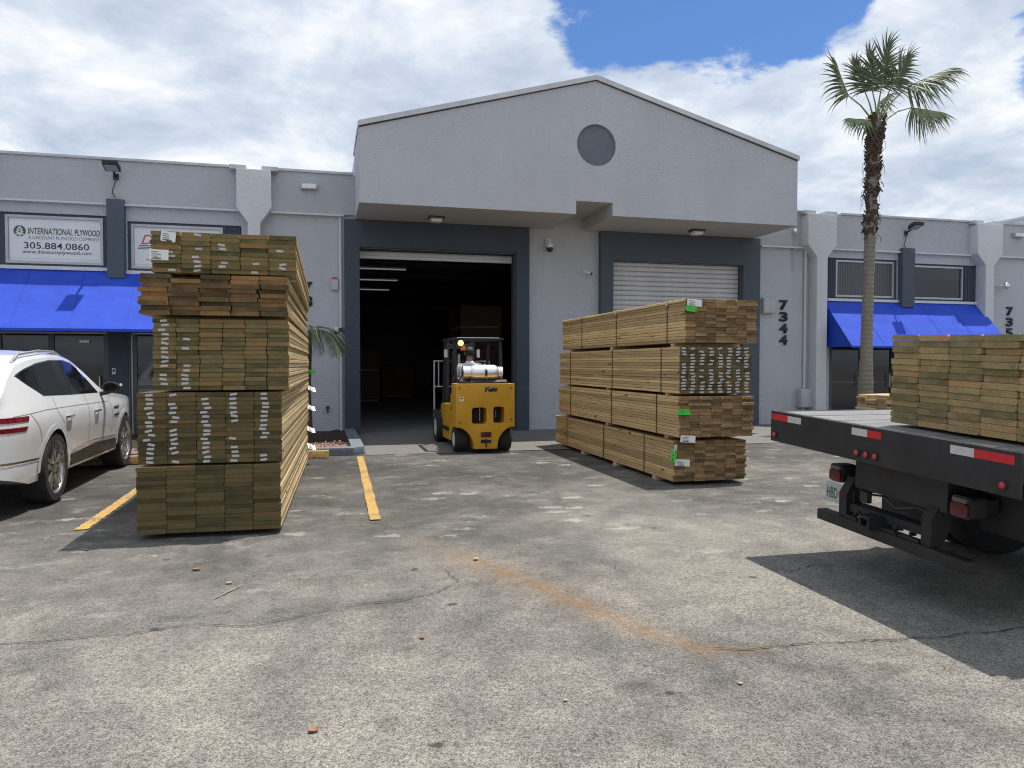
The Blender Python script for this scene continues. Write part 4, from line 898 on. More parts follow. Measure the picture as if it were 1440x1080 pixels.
def car_body():
    b = MB(); S = [i*.05 for i in range(0, 99)]+[4.945]; S[1:1] = [.02]; rings = []
    for s in S:
        zt, zb = lerp(ZT, s), zbelt(s); z0 = .30+.12*max(0, 1-s/.5)+.06*max(0, (s-4.4)/.5)
        zs = [z0+(zb-z0)*i/13 for i in range(14)]+[zb+(zt-zb)*q for q in (.1, .2, .3, .4, .5, .6, .7, .78, .85, .89, .93, .96, .985, .997, 1.0)]
        half = [(CW(s, z), z) for z in zs]; half[-1] = (0.0, half[-1][1])
        pts = [(-x, z) for x, z in half[:-1]]+[(0, half[-1][1])]+[(x, z) for x, z in half[:-1]][::-1]
        rings.append([b.bm.verts.new((CX+x, CY0+s, z)) for x, z in pts])
    n = len(rings[0])
    for A, B in zip(rings, rings[1:]):
        for k in range(n-1): b.bm.faces.new((A[k], A[k+1], B[k+1], B[k]))
        b.bm.faces.new((A[n-1], A[0], B[0], B[n-1]))
    b.bm.faces.new(rings[0]); b.bm.faces.new(rings[-1])
    bmesh.ops.recalc_face_normals(b.bm, faces=b.bm.faces)
    o = b.build('body', ['car_white', 'car_trim'], car, smooth=35)
    cut = MB()
    for s in (1.13, 4.07):
        for sx in (-1, 1): cut.lathe([(.425, 0), (.425, .42)], (CX+sx*1.05-(.42 if sx > 0 else 0), CY0+s, .375), 'x', 48)
    for f in cut.bm.faces: f.material_index = 1
    co = cut.build('tmp_cut', ['car_white', 'car_trim'])
    md = o.modifiers.new('cut', 'BOOLEAN'); md.object = co; md.operation = 'DIFFERENCE'; md.solver = 'EXACT'; md.material_mode = 'INDEX'
    bpy.context.view_layer.update()
    m2 = bpy.data.meshes.new_from_object(o.evaluated_get(bpy.context.evaluated_depsgraph_get()))
    o.modifiers.clear(); old = o.data; o.data = m2; bpy.data.meshes.remove(old); bpy.data.objects.remove(co)
    m2.polygons.foreach_set('use_smooth', [True]*len(m2.polygons)); m2.set_sharp_from_angle(angle=radians(35))
car_body()
def subdivided(poly, mx=.06):
    out = []
    for i in range(len(poly)):
        a, c = Vector(poly[i]), Vector(poly[(i+1) % len(poly)]); n = max(1, int((c-a).length/mx))
        out += [tuple(a.lerp(c, k/n)) for k in range(n)]
    return out
def patch(name, mat, poly, off=.005, side=1, parent=None, th=.004):
    """a piece laid on the car's flank, outline given in (s, z)"""
    b = MB(); P = subdivided(poly); vs = [b.bm.verts.new((s, 0, z)) for s, z in P]; es = [b.bm.edges.new((vs[i], vs[(i+1) % len(vs)])) for i in range(len(vs))]
    bmesh.ops.triangle_fill(b.bm, use_beauty=True, edges=es)
    for k in range(2):
        lng = [e_ for e_ in b.bm.edges if e_.calc_length() > .10]
        if lng: bmesh.ops.subdivide_edges(b.bm, edges=lng, cuts=1); bmesh.ops.triangulate(b.bm, faces=b.bm.faces)
    for v_ in b.bm.verts:
        s, z = v_.co.x, v_.co.z; v_.co = (CX+side*(CW(s, z)+off), CY0+s, z)
    bmesh.ops.recalc_face_normals(b.bm, faces=b.bm.faces)
    if b.bm.faces and sum(f.normal.x for f in b.bm.faces)*side < 0: bmesh.ops.reverse_faces(b.bm, faces=b.bm.faces[:])
    return b.build(name, mat, parent or car, smooth=40)
DLO = [(.49, 1.385), (.69, 1.285), (.94, 1.18), (1.02, 1.165), (1.84, 1.145), (2.90, 1.13), (2.78, 1.21), (2.63, 1.315), (2.40, 1.45), (2.22, 1.505), (1.92, 1.54), (1.49, 1.54), (1.04, 1.50), (.74, 1.445)]
def band(pts, w): # closed strip along an open polyline
    L = [Vector(p) for p in pts]; o1, o2 = [], []
    for i, p in enumerate(L):
        d = (L[min(i+1, len(L)-1)]-L[max(0, i-1)]).normalized(); n = Vector((-d.y, d.x)); o1.append(tuple(p+n*w/2)); o2.append(tuple(p-n*w/2))
    return o1+o2[::-1]
for sd in (1, -1):
    g_ = patch('side_glass', 'car_glass', DLO, .004, sd)
    for pl_ in ([(1.06, 1.50), (.97, 1.17)], [(1.79, 1.535), (1.86, 1.145)]): patch('pillar', 'car_trim', band(pl_, .05), .0055, sd, g_)
    patch('chrome_strip', 'chrome', band([(.49, 1.386), (.74, 1.449), (1.04, 1.504), (1.49, 1.544), (1.92, 1.544), (2.22, 1.509)], .012), .007, sd, g_)
    patch('sill_trim', 'car_trim', [(1.62, .33), (3.58, .33), (3.58, .47), (2.6, .50), (1.62, .46)], .004, sd)
    patch('sill_strip', 'chrome', band([(1.66, .50), (2.4, .545), (3.56, .51)], .018), .006, sd)
    patch('bumper_strip', 'chrome', band([(.06, .545), (.4, .54), (.72, .53)], .022), .006, sd)
    for z0, z1, e_ in ((.935, .985, .46), (.84, .885, .41)): patch('tail_light', 'car_red', [(.005, z0), (e_-.03, z0), (e_, z1), (.005, z1)], .006, sd)
    for pl_ in ([(1.20, 1.14), (1.22, .98), (1.45, .80), (1.60, .52)], [(2.30, 1.14), (2.32, .5)], [(3.22, 1.07), (3.34, .9), (3.36, .5)], [(.50, 1.0), (.66, .86), (.74, .70)]): patch('shut_line', 'car_trim', band(pl_, .006), .0025, sd)
    patch('shut_line', 'car_trim', band([(.2, .99), (.9, 1.02), (2.0, 1.015), (3.2, 1.0)], .004), .0022, sd)
    for s0, z0 in ((3.42, .905), (3.42, .80)): patch('fender_vent', 'car_trim', [(s0, z0-.012), (s0+.24, z0-.018), (s0+.24, z0+.03), (s0+.20, z0+.03), (s0+.20, z0+.012), (s0, z0+.012)], .005, sd)
    for s0 in (1.55, 2.62):
        x_ = CX+sd*(CW(s0, .9)+.028)
        hn = cpart('door_handle', 'chrome', lambda b: b.tube([(x_-sd*.03, CY0+s0-.1, .905), (x_, CY0+s0-.07, .91), (x_, CY0+s0+.07, .91), (x_-sd*.03, CY0+s0+.1, .905)], .014, 8))
    for s0 in (1.13, 4.07):
        out = [(s0+.485*cos(radians(a)), .375+.485*sin(radians(a))) for a in range(-5, 186, 8)]; inn = [(s0+.425*cos(radians(a)), .375+.425*sin(radians(a))) for a in range(-5, 186, 8)]
        patch('arch_flare', 'car_white', out+inn[::-1], .012, sd)
    # mirror
    mx = CX+sd*(CW(2.95, 1.1)+.13)
    mr_ = cpart('mirror', 'car_trim', lambda b: b.lathe([(.01, .065), (.045, .06), (.070, .035), (.078, 0), (.068, -.035)], (0, 0, 0), 'y', 20), smooth=60)
    for v_ in mr_.data.vertices: v_.co = (mx+v_.co.x*1.45, CY0+2.99+v_.co.y, 1.19+v_.co.z)
    cpart('mirror_glass', 'car_glass', lambda b: b.prism([(mx+q[0]*1.35, 1.19+q[1]*.95) for q in circ(0, 0, .062, 20)], 'y', CY0+2.949, CY0+2.954), mr_)
    cpart('mirror_arm', 'car_trim', lambda b: b.tube([(mx-sd*.16, CY0+2.98, 1.10), (mx-sd*.02, CY0+2.99, 1.13)], [.03, .025], 8), mr_)
    cpart('roof_rail', 'alu', lambda b: b.tube([(CX+sd*.74, CY0+.62, 1.52), (CX+sd*.735, CY0+.8, 1.60), (CX+sd*.73, CY0+1.4, 1.645), (CX+sd*.725, CY0+1.9, 1.64), (CX+sd*.72, CY0+2.2, 1.575)], .016, 8), smooth=60)
def topz(s, x):
    zt, zb = lerp(ZT, s), zbelt(s); wb = lerp(WP, s)*lerp(WF, zb); k = max(0, min(1, (zt-1.15)/.4)); e_ = wb*(1-.15*k); u = min(1, abs(x)/e_)
    return zb+(zt-zb)*(.85+.15*math.sqrt(max(0, 1-u*u)))
def skin(name, mat, s0, s1, hw, off, n=14):
    b = MB(); V = [[b.bm.verts.new((CX+hw(s0+(s1-s0)*j/n)*(2*i/n-1), CY0+s0+(s1-s0)*j/n, topz(s0+(s1-s0)*j/n, hw(s0+(s1-s0)*j/n)*(2*i/n-1))+off)) for i in range(n+1)] for j in range(n+1)]
    for j in range(n):
        for i in range(n): b.bm.faces.new((V[j][i], V[j][i+1], V[j+1][i+1], V[j+1][i]))
    return b.build(name, mat, car, smooth=50)
skin('rear_glass', 'car_glass', .14, .52, lambda s: .66-.04*(s-.14)/.4, .008); skin('windscreen', 'car_glass', 2.42, 3.10, lambda s: .64+.08*(s-2.42)/.6, .008)
cpart('bumper_lower', 'car_trim', lambda b: b.box(CX-.72, CX+.72, CY0-.015, CY0+.3, .30, .46), bevel=.03)
for z0 in (.935, .84): cpart('tail_bar', 'car_red', lambda b: b.box(CX-.78, CX+.78, CY0-.012, CY0-.001, z0, z0+.045))
def car_wheel(s, sd):
    r, w = .385, .27; x = CX+sd*.845; y = CY0+s
    wo_ = cpart('wheel', 'rubber', lambda b: b.lathe([(r*.74, -w/2), (r*.93, -w/2), (r*.99, -w*.40), (r, -w*.3), (r, w*.3), (r*.99, w*.40), (r*.93, w/2), (r*.74, w/2)], (x, y, r), 'x', 44, close=True), smooth=45)
    cpart('rim', 'alloy', lambda b: b.lathe([(r*.745, sd*w*.49), (r*.72, sd*w*.47), (r*.69, sd*w*.38), (r*.68, -sd*w*.3)], (x, y, r), 'x', 44, close=True), wo_, smooth=45)
    cpart('brake', 'alloy_dark', lambda b: b.lathe([(r*.66, sd*.01), (r*.66, -sd*.03)], (x, y, r), 'x', 30), wo_)
    cpart('hub', 'alloy', lambda b: b.lathe([(r*.2, sd*.02), (r*.17, sd*w*.42), (r*.08, sd*w*.45)], (x, y, r), 'x', 20), wo_, smooth=45)
    for k in range(5):
        a = 2*pi*k/5+.3
        for da in (-.17, .17):
            p0 = (cos(a)*r*.12, sin(a)*r*.12); p1 = (cos(a+da)*r*.70, sin(a+da)*r*.70); nn = Vector((-sin(a+da), cos(a+da)))
            q = [(p0[0]+nn.x*.022, p0[1]+nn.y*.022), (p0[0]-nn.x*.022, p0[1]-nn.y*.022), (p1[0]-nn.x*.017, p1[1]-nn.y*.017), (p1[0]+nn.x*.017, p1[1]+nn.y*.017)]
            cpart('spoke', 'alloy', lambda b: b.prism([(y+u, r+v2) for u, v2 in q], 'x', x+sd*w*.30, x+sd*w*.42), wo_)
for s in (1.13, 4.07):
    for sd in (1, -1): car_wheel(s, sd)

# ------------------------------------------------------------------ forklift (rear to the camera) and driver
fk = empty('forklift', (2.69, 13.2, 0), 0, 'yellow forklift with a silver gas cylinder in the open doorway', 'forklift')
t = NT('forklift_yellow'); v = t.coord(); ch = t.math('MAXIMUM', t.rng(t.noise(v, 16, 7, .75), .63, .69, 0, 1), t.rng(t.noise(t.mapping(v, (3, 1, 30)), 2.2, 5, .7), .66, .72, 0, .8)); t.base(t.mix(ch, t.mix(t.rng(t.noise(v, 2.5, 5), .3, .7), (.56, .285, .010), (.66, .345, .014)), (.30, .27, .22))); t.rough(.42); t.spec(.5); M['fk_yellow'] = t.m
M['fk_black'] = simple('forklift_black', (.010, .010, .011), .6); M['tank'] = simple('aluminium_cylinder', (.78, .78, .77), .32, .75, .08, 6)
def fp(name, mats, fn, parent=None, **k): return one(name, mats, fn, parent or fk, **k)
arc1 = [(2.18+.30*cos(radians(a)), .10+.34*sin(radians(a))) for a in range(0, 91, 10)]; arc2 = [(3.19-.30*cos(radians(a)), .10+.34*sin(radians(a))) for a in range(90, -1, -10)]
outl = [(2.18, 1.17)]+arc1[::-1]+[(2.48, .07), (2.89, .07)]+arc2[::-1]+[(3.19, 1.17)]
outl = [(2.18, 1.17), (2.18, .44)]+[(2.18+.30*sin(radians(a)), .10+.34*cos(radians(a))) for a in range(10, 91, 10)]+[(2.48, .07), (2.89, .07)]+[(3.19-.30*sin(radians(a)), .10+.34*cos(radians(a))) for a in range(90, 9, -10)]+[(3.19, .44), (3.19, 1.17)]
cw = fp('counterweight', 'fk_yellow', lambda b: b.plate(outl, [rrect(2.45, 2.70, .49, .77, .05), rrect(2.82, 3.01, .50, .78, .045)], 12.15, 12.60), bevel=.012)
fp('grille', 'fk_black', lambda b: b.box(2.40, 3.06, 12.45, 12.47, .45, .82), cw); fp('grille_bar', 'alu', lambda b: b.tube([(2.64, 12.42, .52), (2.64, 12.42, .74)], .012, 8), cw); fp('grille_bar', 'alu', lambda b: b.tube([(2.92, 12.42, .58), (2.92, 12.42, .72)], .012, 8), cw)
tl_ = fp('tail_lamp', 'lamp_dark', lambda b: b.box(2.60, 2.78, 12.135, 12.149, .27, .355), cw, bevel=.004); fp('slot', 'fk_black', lambda b: b.box(2.60, 2.78, 12.14, 12.149, .17, .225), cw)
text_part('lettering', 'Yale', 'sign_black', 2.66, 2.89, 1.035, 1.125, 12.1495, cw, shear=.3, bold=.06, depth=.003)
fp('body', 'fk_yellow', lambda b: b.prism([(12.602, .16), (13.55, .12), (13.95, .12), (13.95, .42), (14.2, .56), (14.12, .76), (13.2, .78), (12.9, .9), (12.602, 1.15)], 'x', 2.24, 3.13), bevel=.02)
fp('side_panel', 'fk_yellow', lambda b: b.box(2.222, 2.239, 12.62, 12.95, .56, .98), bevel=.006); fp('step', 'fk_black', lambda b: b.box(2.20, 2.238, 13.2, 13.7, .30, .36))
for x_, z_ in ((2.24, 1.10), (3.13, 1.10), (2.24, .52), (3.13, .56)): fp('bolt', 'steel_dark', lambda b: b.lathe([(.014, 0), (.013, -.01)], (x_, 12.1495, z_), 'y', 8), cw)
fp('warning_decal', 'paper', lambda b: b.box(2.24, 2.31, 12.1465, 12.1495, .88, .95), cw); fp('warning_mark', 'sign_red', lambda b: b.box(2.25, 2.30, 12.1445, 12.146, .915, .94), cw)
fp('tow_pin', 'steel_dark', lambda b: b.tube([(2.69, 12.13, .10), (2.69, 12.13, .24)], .013, 8), cw); fp('decal_stripe', 'sign_black', lambda b: b.box(2.215, 2.2215, 12.66, 12.90, .70, .74))
fp('gas_hose', 'rubber', lambda b: b.tube([(2.33, 12.38, 1.30), (2.28, 12.40, 1.24), (2.27, 12.5, 1.22), (2.32, 12.62, 1.21)], .012, 8))
fp('hydraulic_hose', 'rubber', lambda b: b.tube([(2.5, 14.33, 1.75), (2.48, 14.25, 1.3), (2.5, 14.3, .8), (2.55, 14.3, .5)], .014, 8))
fp('hood_top', 'fk_black', lambda b: b.box(2.26, 3.11, 12.25, 13.1, 1.171, 1.20), bevel=.01)
st_ = fp('seat', 'fk_black', lambda b: b.box(2.46, 2.92, 13.02, 13.48, .92, 1.02), bevel=.04); fp('seat_back', 'fk_black', lambda b: b.box(2.48, 2.90, 12.92, 13.0, 1.0, 1.36), st_, bevel=.03)
def solid_wheel(x, y, r, w):
    o = fp('wheel', 'rubber', lambda b: b.lathe([(r*.6, -w/2), (r*.95, -w/2), (r, -w*.38), (r, w*.38), (r*.95, w/2), (r*.6, w/2)], (x, y, r), 'x', 32, close=True), smooth=45)
    fp('rim', 'white_plastic', lambda b: b.lathe([(r*.6, -w*.48), (r*.3, -w*.3), (r*.3, w*.3), (r*.6, w*.48)], (x, y, r), 'x', 24), o, smooth=40)
for x in (2.30, 3.07): solid_wheel(x, 12.50, .215, .21)
for x in (2.26, 3.10): solid_wheel(x, 14.22, .29, .24)
# overhead guard
for x in (2.27, 3.09):
    fp('guard_post', 'fk_black', lambda b: b.tube([(x, 12.72, 1.19), (x+(.0), 12.80, 1.92)], .03, 8)); fp('guard_post', 'fk_black', lambda b: b.tube([(x, 14.0, .74), (x, 13.75, 1.92)], .03, 8))
og = fp('overhead_guard', 'fk_black', lambda b: (b.box(2.22, 2.28, 12.72, 13.85, 1.921, 1.965), b.box(3.08, 3.14, 12.72, 13.85, 1.921, 1.965), b.box(2.281, 3.079, 12.72, 12.77, 1.921, 1.965), b.box(2.281, 3.079, 13.80, 13.85, 1.921, 1.965)))
for k in range(6): fp('guard_bar', 'fk_black', lambda b: b.box(2.281, 3.079, 12.92+k*.15, 12.95+k*.15, 1.935, 1.96), og)
fp('guard_edge', 'alu', lambda b: b.box(2.30, 3.06, 12.712, 12.719, 1.955, 1.968), og)
lamp = fp('work_lamp', 'fk_black', lambda b: b.lathe([(.06, 0), (.055, .06)], (2.36, 12.69, 1.865), 'y', 20)); fp('lens', emit('lamp_glow', (1.0, .66, .26), 1.5), lambda b: b.lathe([(.052, -.001), (.04, -.012), (.01, -.018)], (2.36, 12.69, 1.865), 'y', 20), lamp)
fp('beacon', emit('beacon_glow', (.55, .10, .015), .15), lambda b: b.lathe([(.045, -.05), (.045, .02), (.03, .045)], (2.41, 12.74, 1.79), 'z', 16), smooth=50)
for x in (2.20, 2.80):
    fp('mirror', 'alu', lambda b: b.prism(rrect(x-.03, x+.03, 1.62, 1.77, .02), 'y', 13.3, 13.315))
# mast, carriage, load backrest, forks
for x in (2.40, 2.90): fp('mast_rail', 'steel_dark', lambda b: b.box(x-.045, x+.045, 14.35, 14.50, .1, 1.93))
fp('mast_cross', 'steel_dark', lambda b: b.box(2.445, 2.855, 14.36, 14.42, 1.80, 1.90)); fp('lift_cylinder', 'alu', lambda b: b.tube([(2.65, 14.45, .1), (2.65, 14.45, 1.7)], .03, 10))
def backrest(b):
    for p in ([(2.24, 15.0, .40), (2.24, 15.0, 1.56), (3.38, 15.0, 1.56), (3.38, 15.0, .40)],): b.tube(p, .022, 8)
    for x in (2.33, 2.47, 3.15, 3.29): b.tube([(x, 15.0, 1.04), (x, 15.0, 1.55)], .012, 6)
    b.tube([(2.24, 15.0, 1.04), (3.38, 15.0, 1.04)], .016, 6)
fp('load_backrest', 'frame_metal', backrest)
fp('carriage', 'steel_dark', lambda b: (b.box(2.2, 3.4, 14.9, 14.98, .22, .30), b.box(2.2, 3.4, 14.9, 14.98, .50, .58)))
for x in (2.45, 3.05): fp('fork', 'steel_dark', lambda b: b.prism([(15.025, .60), (15.06, .60), (15.06, .10), (16.1, .075), (16.1, .06), (15.025, .06)], 'x', x-.06, x+.06))
# gas cylinder with collar and straps: a thing carried by the truck
gt = empty('gas_cylinder', (2.69, 12.42, 1.2), 0, 'silver gas cylinder lying across the back of the yellow forklift', 'gas cylinder')
def gp(name, mats, fn, **k): return one(name, mats, fn, gt, **k)
gp('tank', 'tank', lambda b: b.lathe([(.05, -.275), (.105, -.255), (.132, -.20), (.137, -.15), (.137, .17), (.132, .21), (.105, .255), (.05, .27)], (2.70, 12.42, 1.352), 'x', 32), smooth=50)
gp('collar', 'tank', lambda b: b.lathe([(.112, -.36), (.118, -.36), (.118, -.24), (.112, -.24)], (2.70, 12.42, 1.352), 'x', 28, close=True), smooth=50)
gp('foot_ring', 'tank', lambda b: b.lathe([(.10, .24), (.105, .24), (.105, .325), (.10, .325)], (2.70, 12.42, 1.352), 'x', 28, close=True), smooth=50)
gp('strap', 'frame_metal', lambda b: b.lathe([(.139, .0), (.141, .0), (.141, .045), (.139, .045)], (2.70, 12.42, 1.352), 'x', 32, close=True)); gp('strap_latch', 'steel_dark', lambda b: b.box(2.705, 2.745, 12.268, 12.28, 1.30, 1.40), bevel=.004)
gp('cradle', 'fk_black', lambda b: b.prism([(12.27, 1.2005), (12.57, 1.2005), (12.53, 1.235), (12.42, 1.214), (12.31, 1.235)], 'x', 2.45, 3.08)); gp('valve', 'steel_dark', lambda b: b.tube([(2.42, 12.42, 1.352), (2.33, 12.42, 1.352), (2.33, 12.38, 1.30)], .018, 8))
# driver: one skinned body
def skinned(name, V, E_, mats, parent, sub=2):
    me_ = bpy.data.meshes.new(name); me_.from_pydata([v_[:3] for v_ in V], E_, []); o = bpy.data.objects.new(name, me_); put(o, parent, True)
    md = o.modifiers.new('skin', 'SKIN'); md.use_smooth_shade = True
    for i, v_ in enumerate(V):
        sv = me_.skin_vertices[0].data[i]; r = v_[3]; sv.radius = r if isinstance(r, tuple) else (r, r); sv.use_root = (i == 0)
    o.modifiers.new('sub', 'SUBSURF').levels = sub; o.modifiers['sub'].render_levels = sub
    bpy.context.view_layer.update()
    m2 = bpy.data.meshes.new_from_object(o.evaluated_get(bpy.context.evaluated_depsgraph_get())); o.modifiers.clear(); o.data = m2
    for m_ in mats: m2.materials.append(M[m_])
    return o
M['shirt'] = simple('white_shirt', (.60, .61, .65), .8, var=.12, scale=7, bump=(12, .5, .02)); M['trousers'] = simple('dark_trousers', (.035, .04, .055), .85); M['skin_tone'] = simple('skin', (.30, .17, .11), .55); M['cap'] = simple('dark_cap', (.03, .03, .035), .7); M['hair'] = simple('dark_hair', (.015, .012, .01), .7)
dr = empty('person', (2.66, 13.2, 1.02), 0, 'forklift driver in a white shirt and dark cap seen from behind', 'person')
X, Y_ = 2.62, 13.22
V = [(X, Y_, 1.10, (.15, .11)), (X, Y_-.03, 1.24, (.145, .105)), (X, Y_-.05, 1.40, (.165, .11)), (X, Y_-.03, 1.51, (.10, .08)), (X, Y_-.01, 1.565, .05), (X, Y_+.01, 1.63, (.062, .072)), (X, Y_+.02, 1.71, (.072, .085)), (X, Y_+.02, 1.775, (.055, .065)),
     (X-.185, Y_-.03, 1.47, .062), (X-.25, Y_+.06, 1.24, .046), (X-.17, Y_+.29, 1.20, .036), (X-.12, Y_+.36, 1.22, .030),
     (X+.185, Y_-.03, 1.47, .062), (X+.25, Y_+.06, 1.24, .046), (X+.17, Y_+.29, 1.20, .036), (X+.12, Y_+.36, 1.22, .030),
     (X-.10, Y_+.12, 1.10, .085), (X-.13, Y_+.48, 1.10, .065), (X-.13, Y_+.56, .80, .048), (X-.13, Y_+.66, .77, .038),
     (X+.10, Y_+.12, 1.10, .085), (X+.13, Y_+.48, 1.10, .065), (X+.13, Y_+.56, .80, .048), (X+.13, Y_+.66, .77, .038)]
E_ = [(0, 1), (1, 2), (2, 3), (3, 4), (4, 5), (5, 6), (6, 7), (2, 8), (8, 9), (9, 10), (10, 11), (2, 12), (12, 13), (13, 14), (14, 15), (0, 16), (16, 17), (17, 18), (18, 19), (0, 20), (20, 21), (21, 22), (22, 23)]
for base, sx in ((11, -1), (15, 1)):
    hx, hy, hz = V[base][:3]
    for k in range(4):
        i0 = len(V); o_ = (k-1.5)*.019; V += [(hx+o_, hy+.045, hz+.015, .0095), (hx+o_, hy+.085-abs(o_)*.4, hz+.005, .009), (hx+o_, hy+.085, hz-.028, .008)]; E_ += [(base, i0), (i0, i0+1), (i0+1, i0+2)]
    i0 = len(V); V += [(hx-sx*.035, hy+.02, hz+.01, .010), (hx-sx*.05, hy+.05, hz-.005, .009)]; E_ += [(base, i0), (i0, i0+1)]
body = skinned('body', V, E_, ['shirt', 'trousers', 'skin_tone'], dr)
for p_ in body.data.polygons:
    c_ = p_.center
    if c_.z > 1.555 or c_.y > Y_+.27 and c_.z > 1.14 and abs(c_.x-X) < .23: p_.material_index = 2
    elif c_.z < 1.17 and abs(c_.x-X) < .22: p_.material_index = 1
def blob(name, mat, c_, r_, parent, cut=None):
    b = MB(); bmesh.ops.create_icosphere(b.bm, subdivisions=3, radius=1, matrix=Matrix.Translation(c_) @ Matrix.Diagonal((*r_, 1)))
    if cut is not None: bmesh.ops.delete(b.bm, geom=[v_ for v_ in b.bm.verts if v_.co.z < cut], context='VERTS')
    return b.build(name, mat, parent, smooth=80)
blob('cap', 'cap', (X, Y_+.015, 1.735), (.092, .108, .085), dr, 1.725); blob('hair', 'hair', (X, Y_-.005, 1.70), (.084, .09, .085), dr, 1.64)
for sx in (-1, 1): blob('ear', 'skin_tone', (X+sx*.08, Y_+.02, 1.69), (.012, .02, .032), dr)
blob('nose', 'skin_tone', (X, Y_+.115, 1.685), (.014, .022, .022), dr)
for sx in (-1, 1): blob('eye', 'white_plastic', (X+sx*.03, Y_+.095, 1.705), (.012, .01, .009), dr)
one('mouth', 'lamp_dark', lambda b: b.box(X-.022, X+.022, Y_+.085, Y_+.095, 1.648, 1.655), dr)
one('cap_brim', 'cap', lambda b: b.prism([(X-.07, Y_+.09), (X-.05, Y_+.17), (X+.05, Y_+.17), (X+.07, Y_+.09)], 'z', 1.728, 1.735), dr)
sw = fp('steering_wheel', 'fk_black', lambda b: b.tube([(2.62+.16*cos(a*pi/10), 13.60+.10*sin(a*pi/10), 1.22+.08*sin(a*pi/10)) for a in range(21)], .013, 8)); fp('column', 'fk_black', lambda b: b.tube([(2.62, 13.60, 1.22), (2.62, 13.85, .78)], .03, 8), sw)

# ------------------------------------------------------------------ palms
t = NT('palm_leaf'); oi = t.n('ShaderNodeObjectInfo'); v = t.coord(); ag = t.attr('tipness')
c = t.mix(t.rng(t.noise(v, 9, 4), .3, .7), (.07, .10, .05), (.135, .175, .09)); c = t.mix(t.rng(ag, .72, 1.0, 0, .8), c, (.27, .22, .10)); t.base(c); t.rough(.45); t.spec(.4)
tr_ = t.n('ShaderNodeBsdfTranslucent'); t.setv(tr_.inputs[0], c); mx_ = t.n('ShaderNodeMixShader'); mx_.inputs[0].default_value = .3; out_ = t.t.nodes['Material Output']
t.l(t.b.outputs[0], mx_.inputs[1]); t.l(tr_.outputs[0], mx_.inputs[2]); t.l(mx_.outputs[0], out_.inputs[0]); M['palm_leaf'] = t.m
M['petiole'] = simple('palm_petiole', (.16, .20, .07), .6); M['boot'] = simple('palm_boots', (.085, .058, .040), .95, var=.5, scale=14, bump=(40, .8, .02))
t = NT('palm_bark'); v = t.coord(); rg = t.n('ShaderNodeTexWave'); rg.bands_direction = 'Z'; rg.inputs['Scale'].default_value = 3.1; rg.inputs['Distortion'].default_value = 1.2; rg.inputs['Detail'].default_value = 4; t.l(v, rg.inputs[0])
nz = t.noise(v, 6, 6, .7); sepz = t.n('ShaderNodeSeparateXYZ'); t.l(v, sepz.inputs[0]); moss = t.math('MULTIPLY', t.rng(sepz.outputs[2], 2.0, .6), t.rng(nz, .45, .65))
c = t.mix(t.math('MULTIPLY', rg.outputs['Fac'], .25), (.21, .188, .155), (.13, .115, .095)); c = t.mix(t.rng(nz, .35, .7, 0, .7), c, (.27, .25, .22)); t.base(t.mix(t.math('MULTIPLY', moss, .6), c, (.16, .17, .05))); t.rough(.95); t.bump(t.math('ADD', t.math('MULTIPLY', rg.outputs['Fac'], .4), t.math('MULTIPLY', nz, 1.6)), .9, .03); M['bark'] = t.m
def leaflet(b, lay, p, d, L, w, droop, wind, seg=5, side=None):
    d = d.normalized(); s = side or d.cross(Vector((0, 0, 1)))
    s = s.normalized() if s.length > .01 else Vector((1, 0, 0)); prev = None; q = p.copy(); dd = d.copy()
    for i in range(seg+1):
        u = i/seg; ww = w*(.35+.65*min(1, u*4))*(1-u**1.6)+.0012
        pr = (b.bm.verts.new(q+s*ww/2), b.bm.verts.new(q-s*ww/2))
        for v_ in pr: v_[lay] = u
        if prev: b.bm.faces.new((prev[0], prev[1], pr[1], pr[0]))
        prev = pr; dd = (dd+Vector((wind*u, 0, -droop*u))).normalized(); q = q+dd*(L/seg)
PX, PY, PZ = 11.96, 14.0, 6.92
palm = empty('palm_tree', (11.77, 14.0, 0), 0, 'tall fan palm with wind-blown fronds in front of the right awning', 'palm tree')
def trunk():
    b = MB(); pts, rs = [], []
    for i in range(60):
        z = -.05+i*.118; u = z/7; x = 11.765+.02*u+.17*u**2; r = .122+.075*math.exp(-z/.5)+.03*math.exp(-((z-.9)/.8)**2); r += .006*sin(i*2.1)+random.uniform(-.003, .003); r *= (1-.10*u); pts.append((x, 14.0, z)); rs.append(r)
    b.tube(pts, rs, 20); return b.build('trunk', 'bark', palm, smooth=60), pts
tk, tpts = trunk()
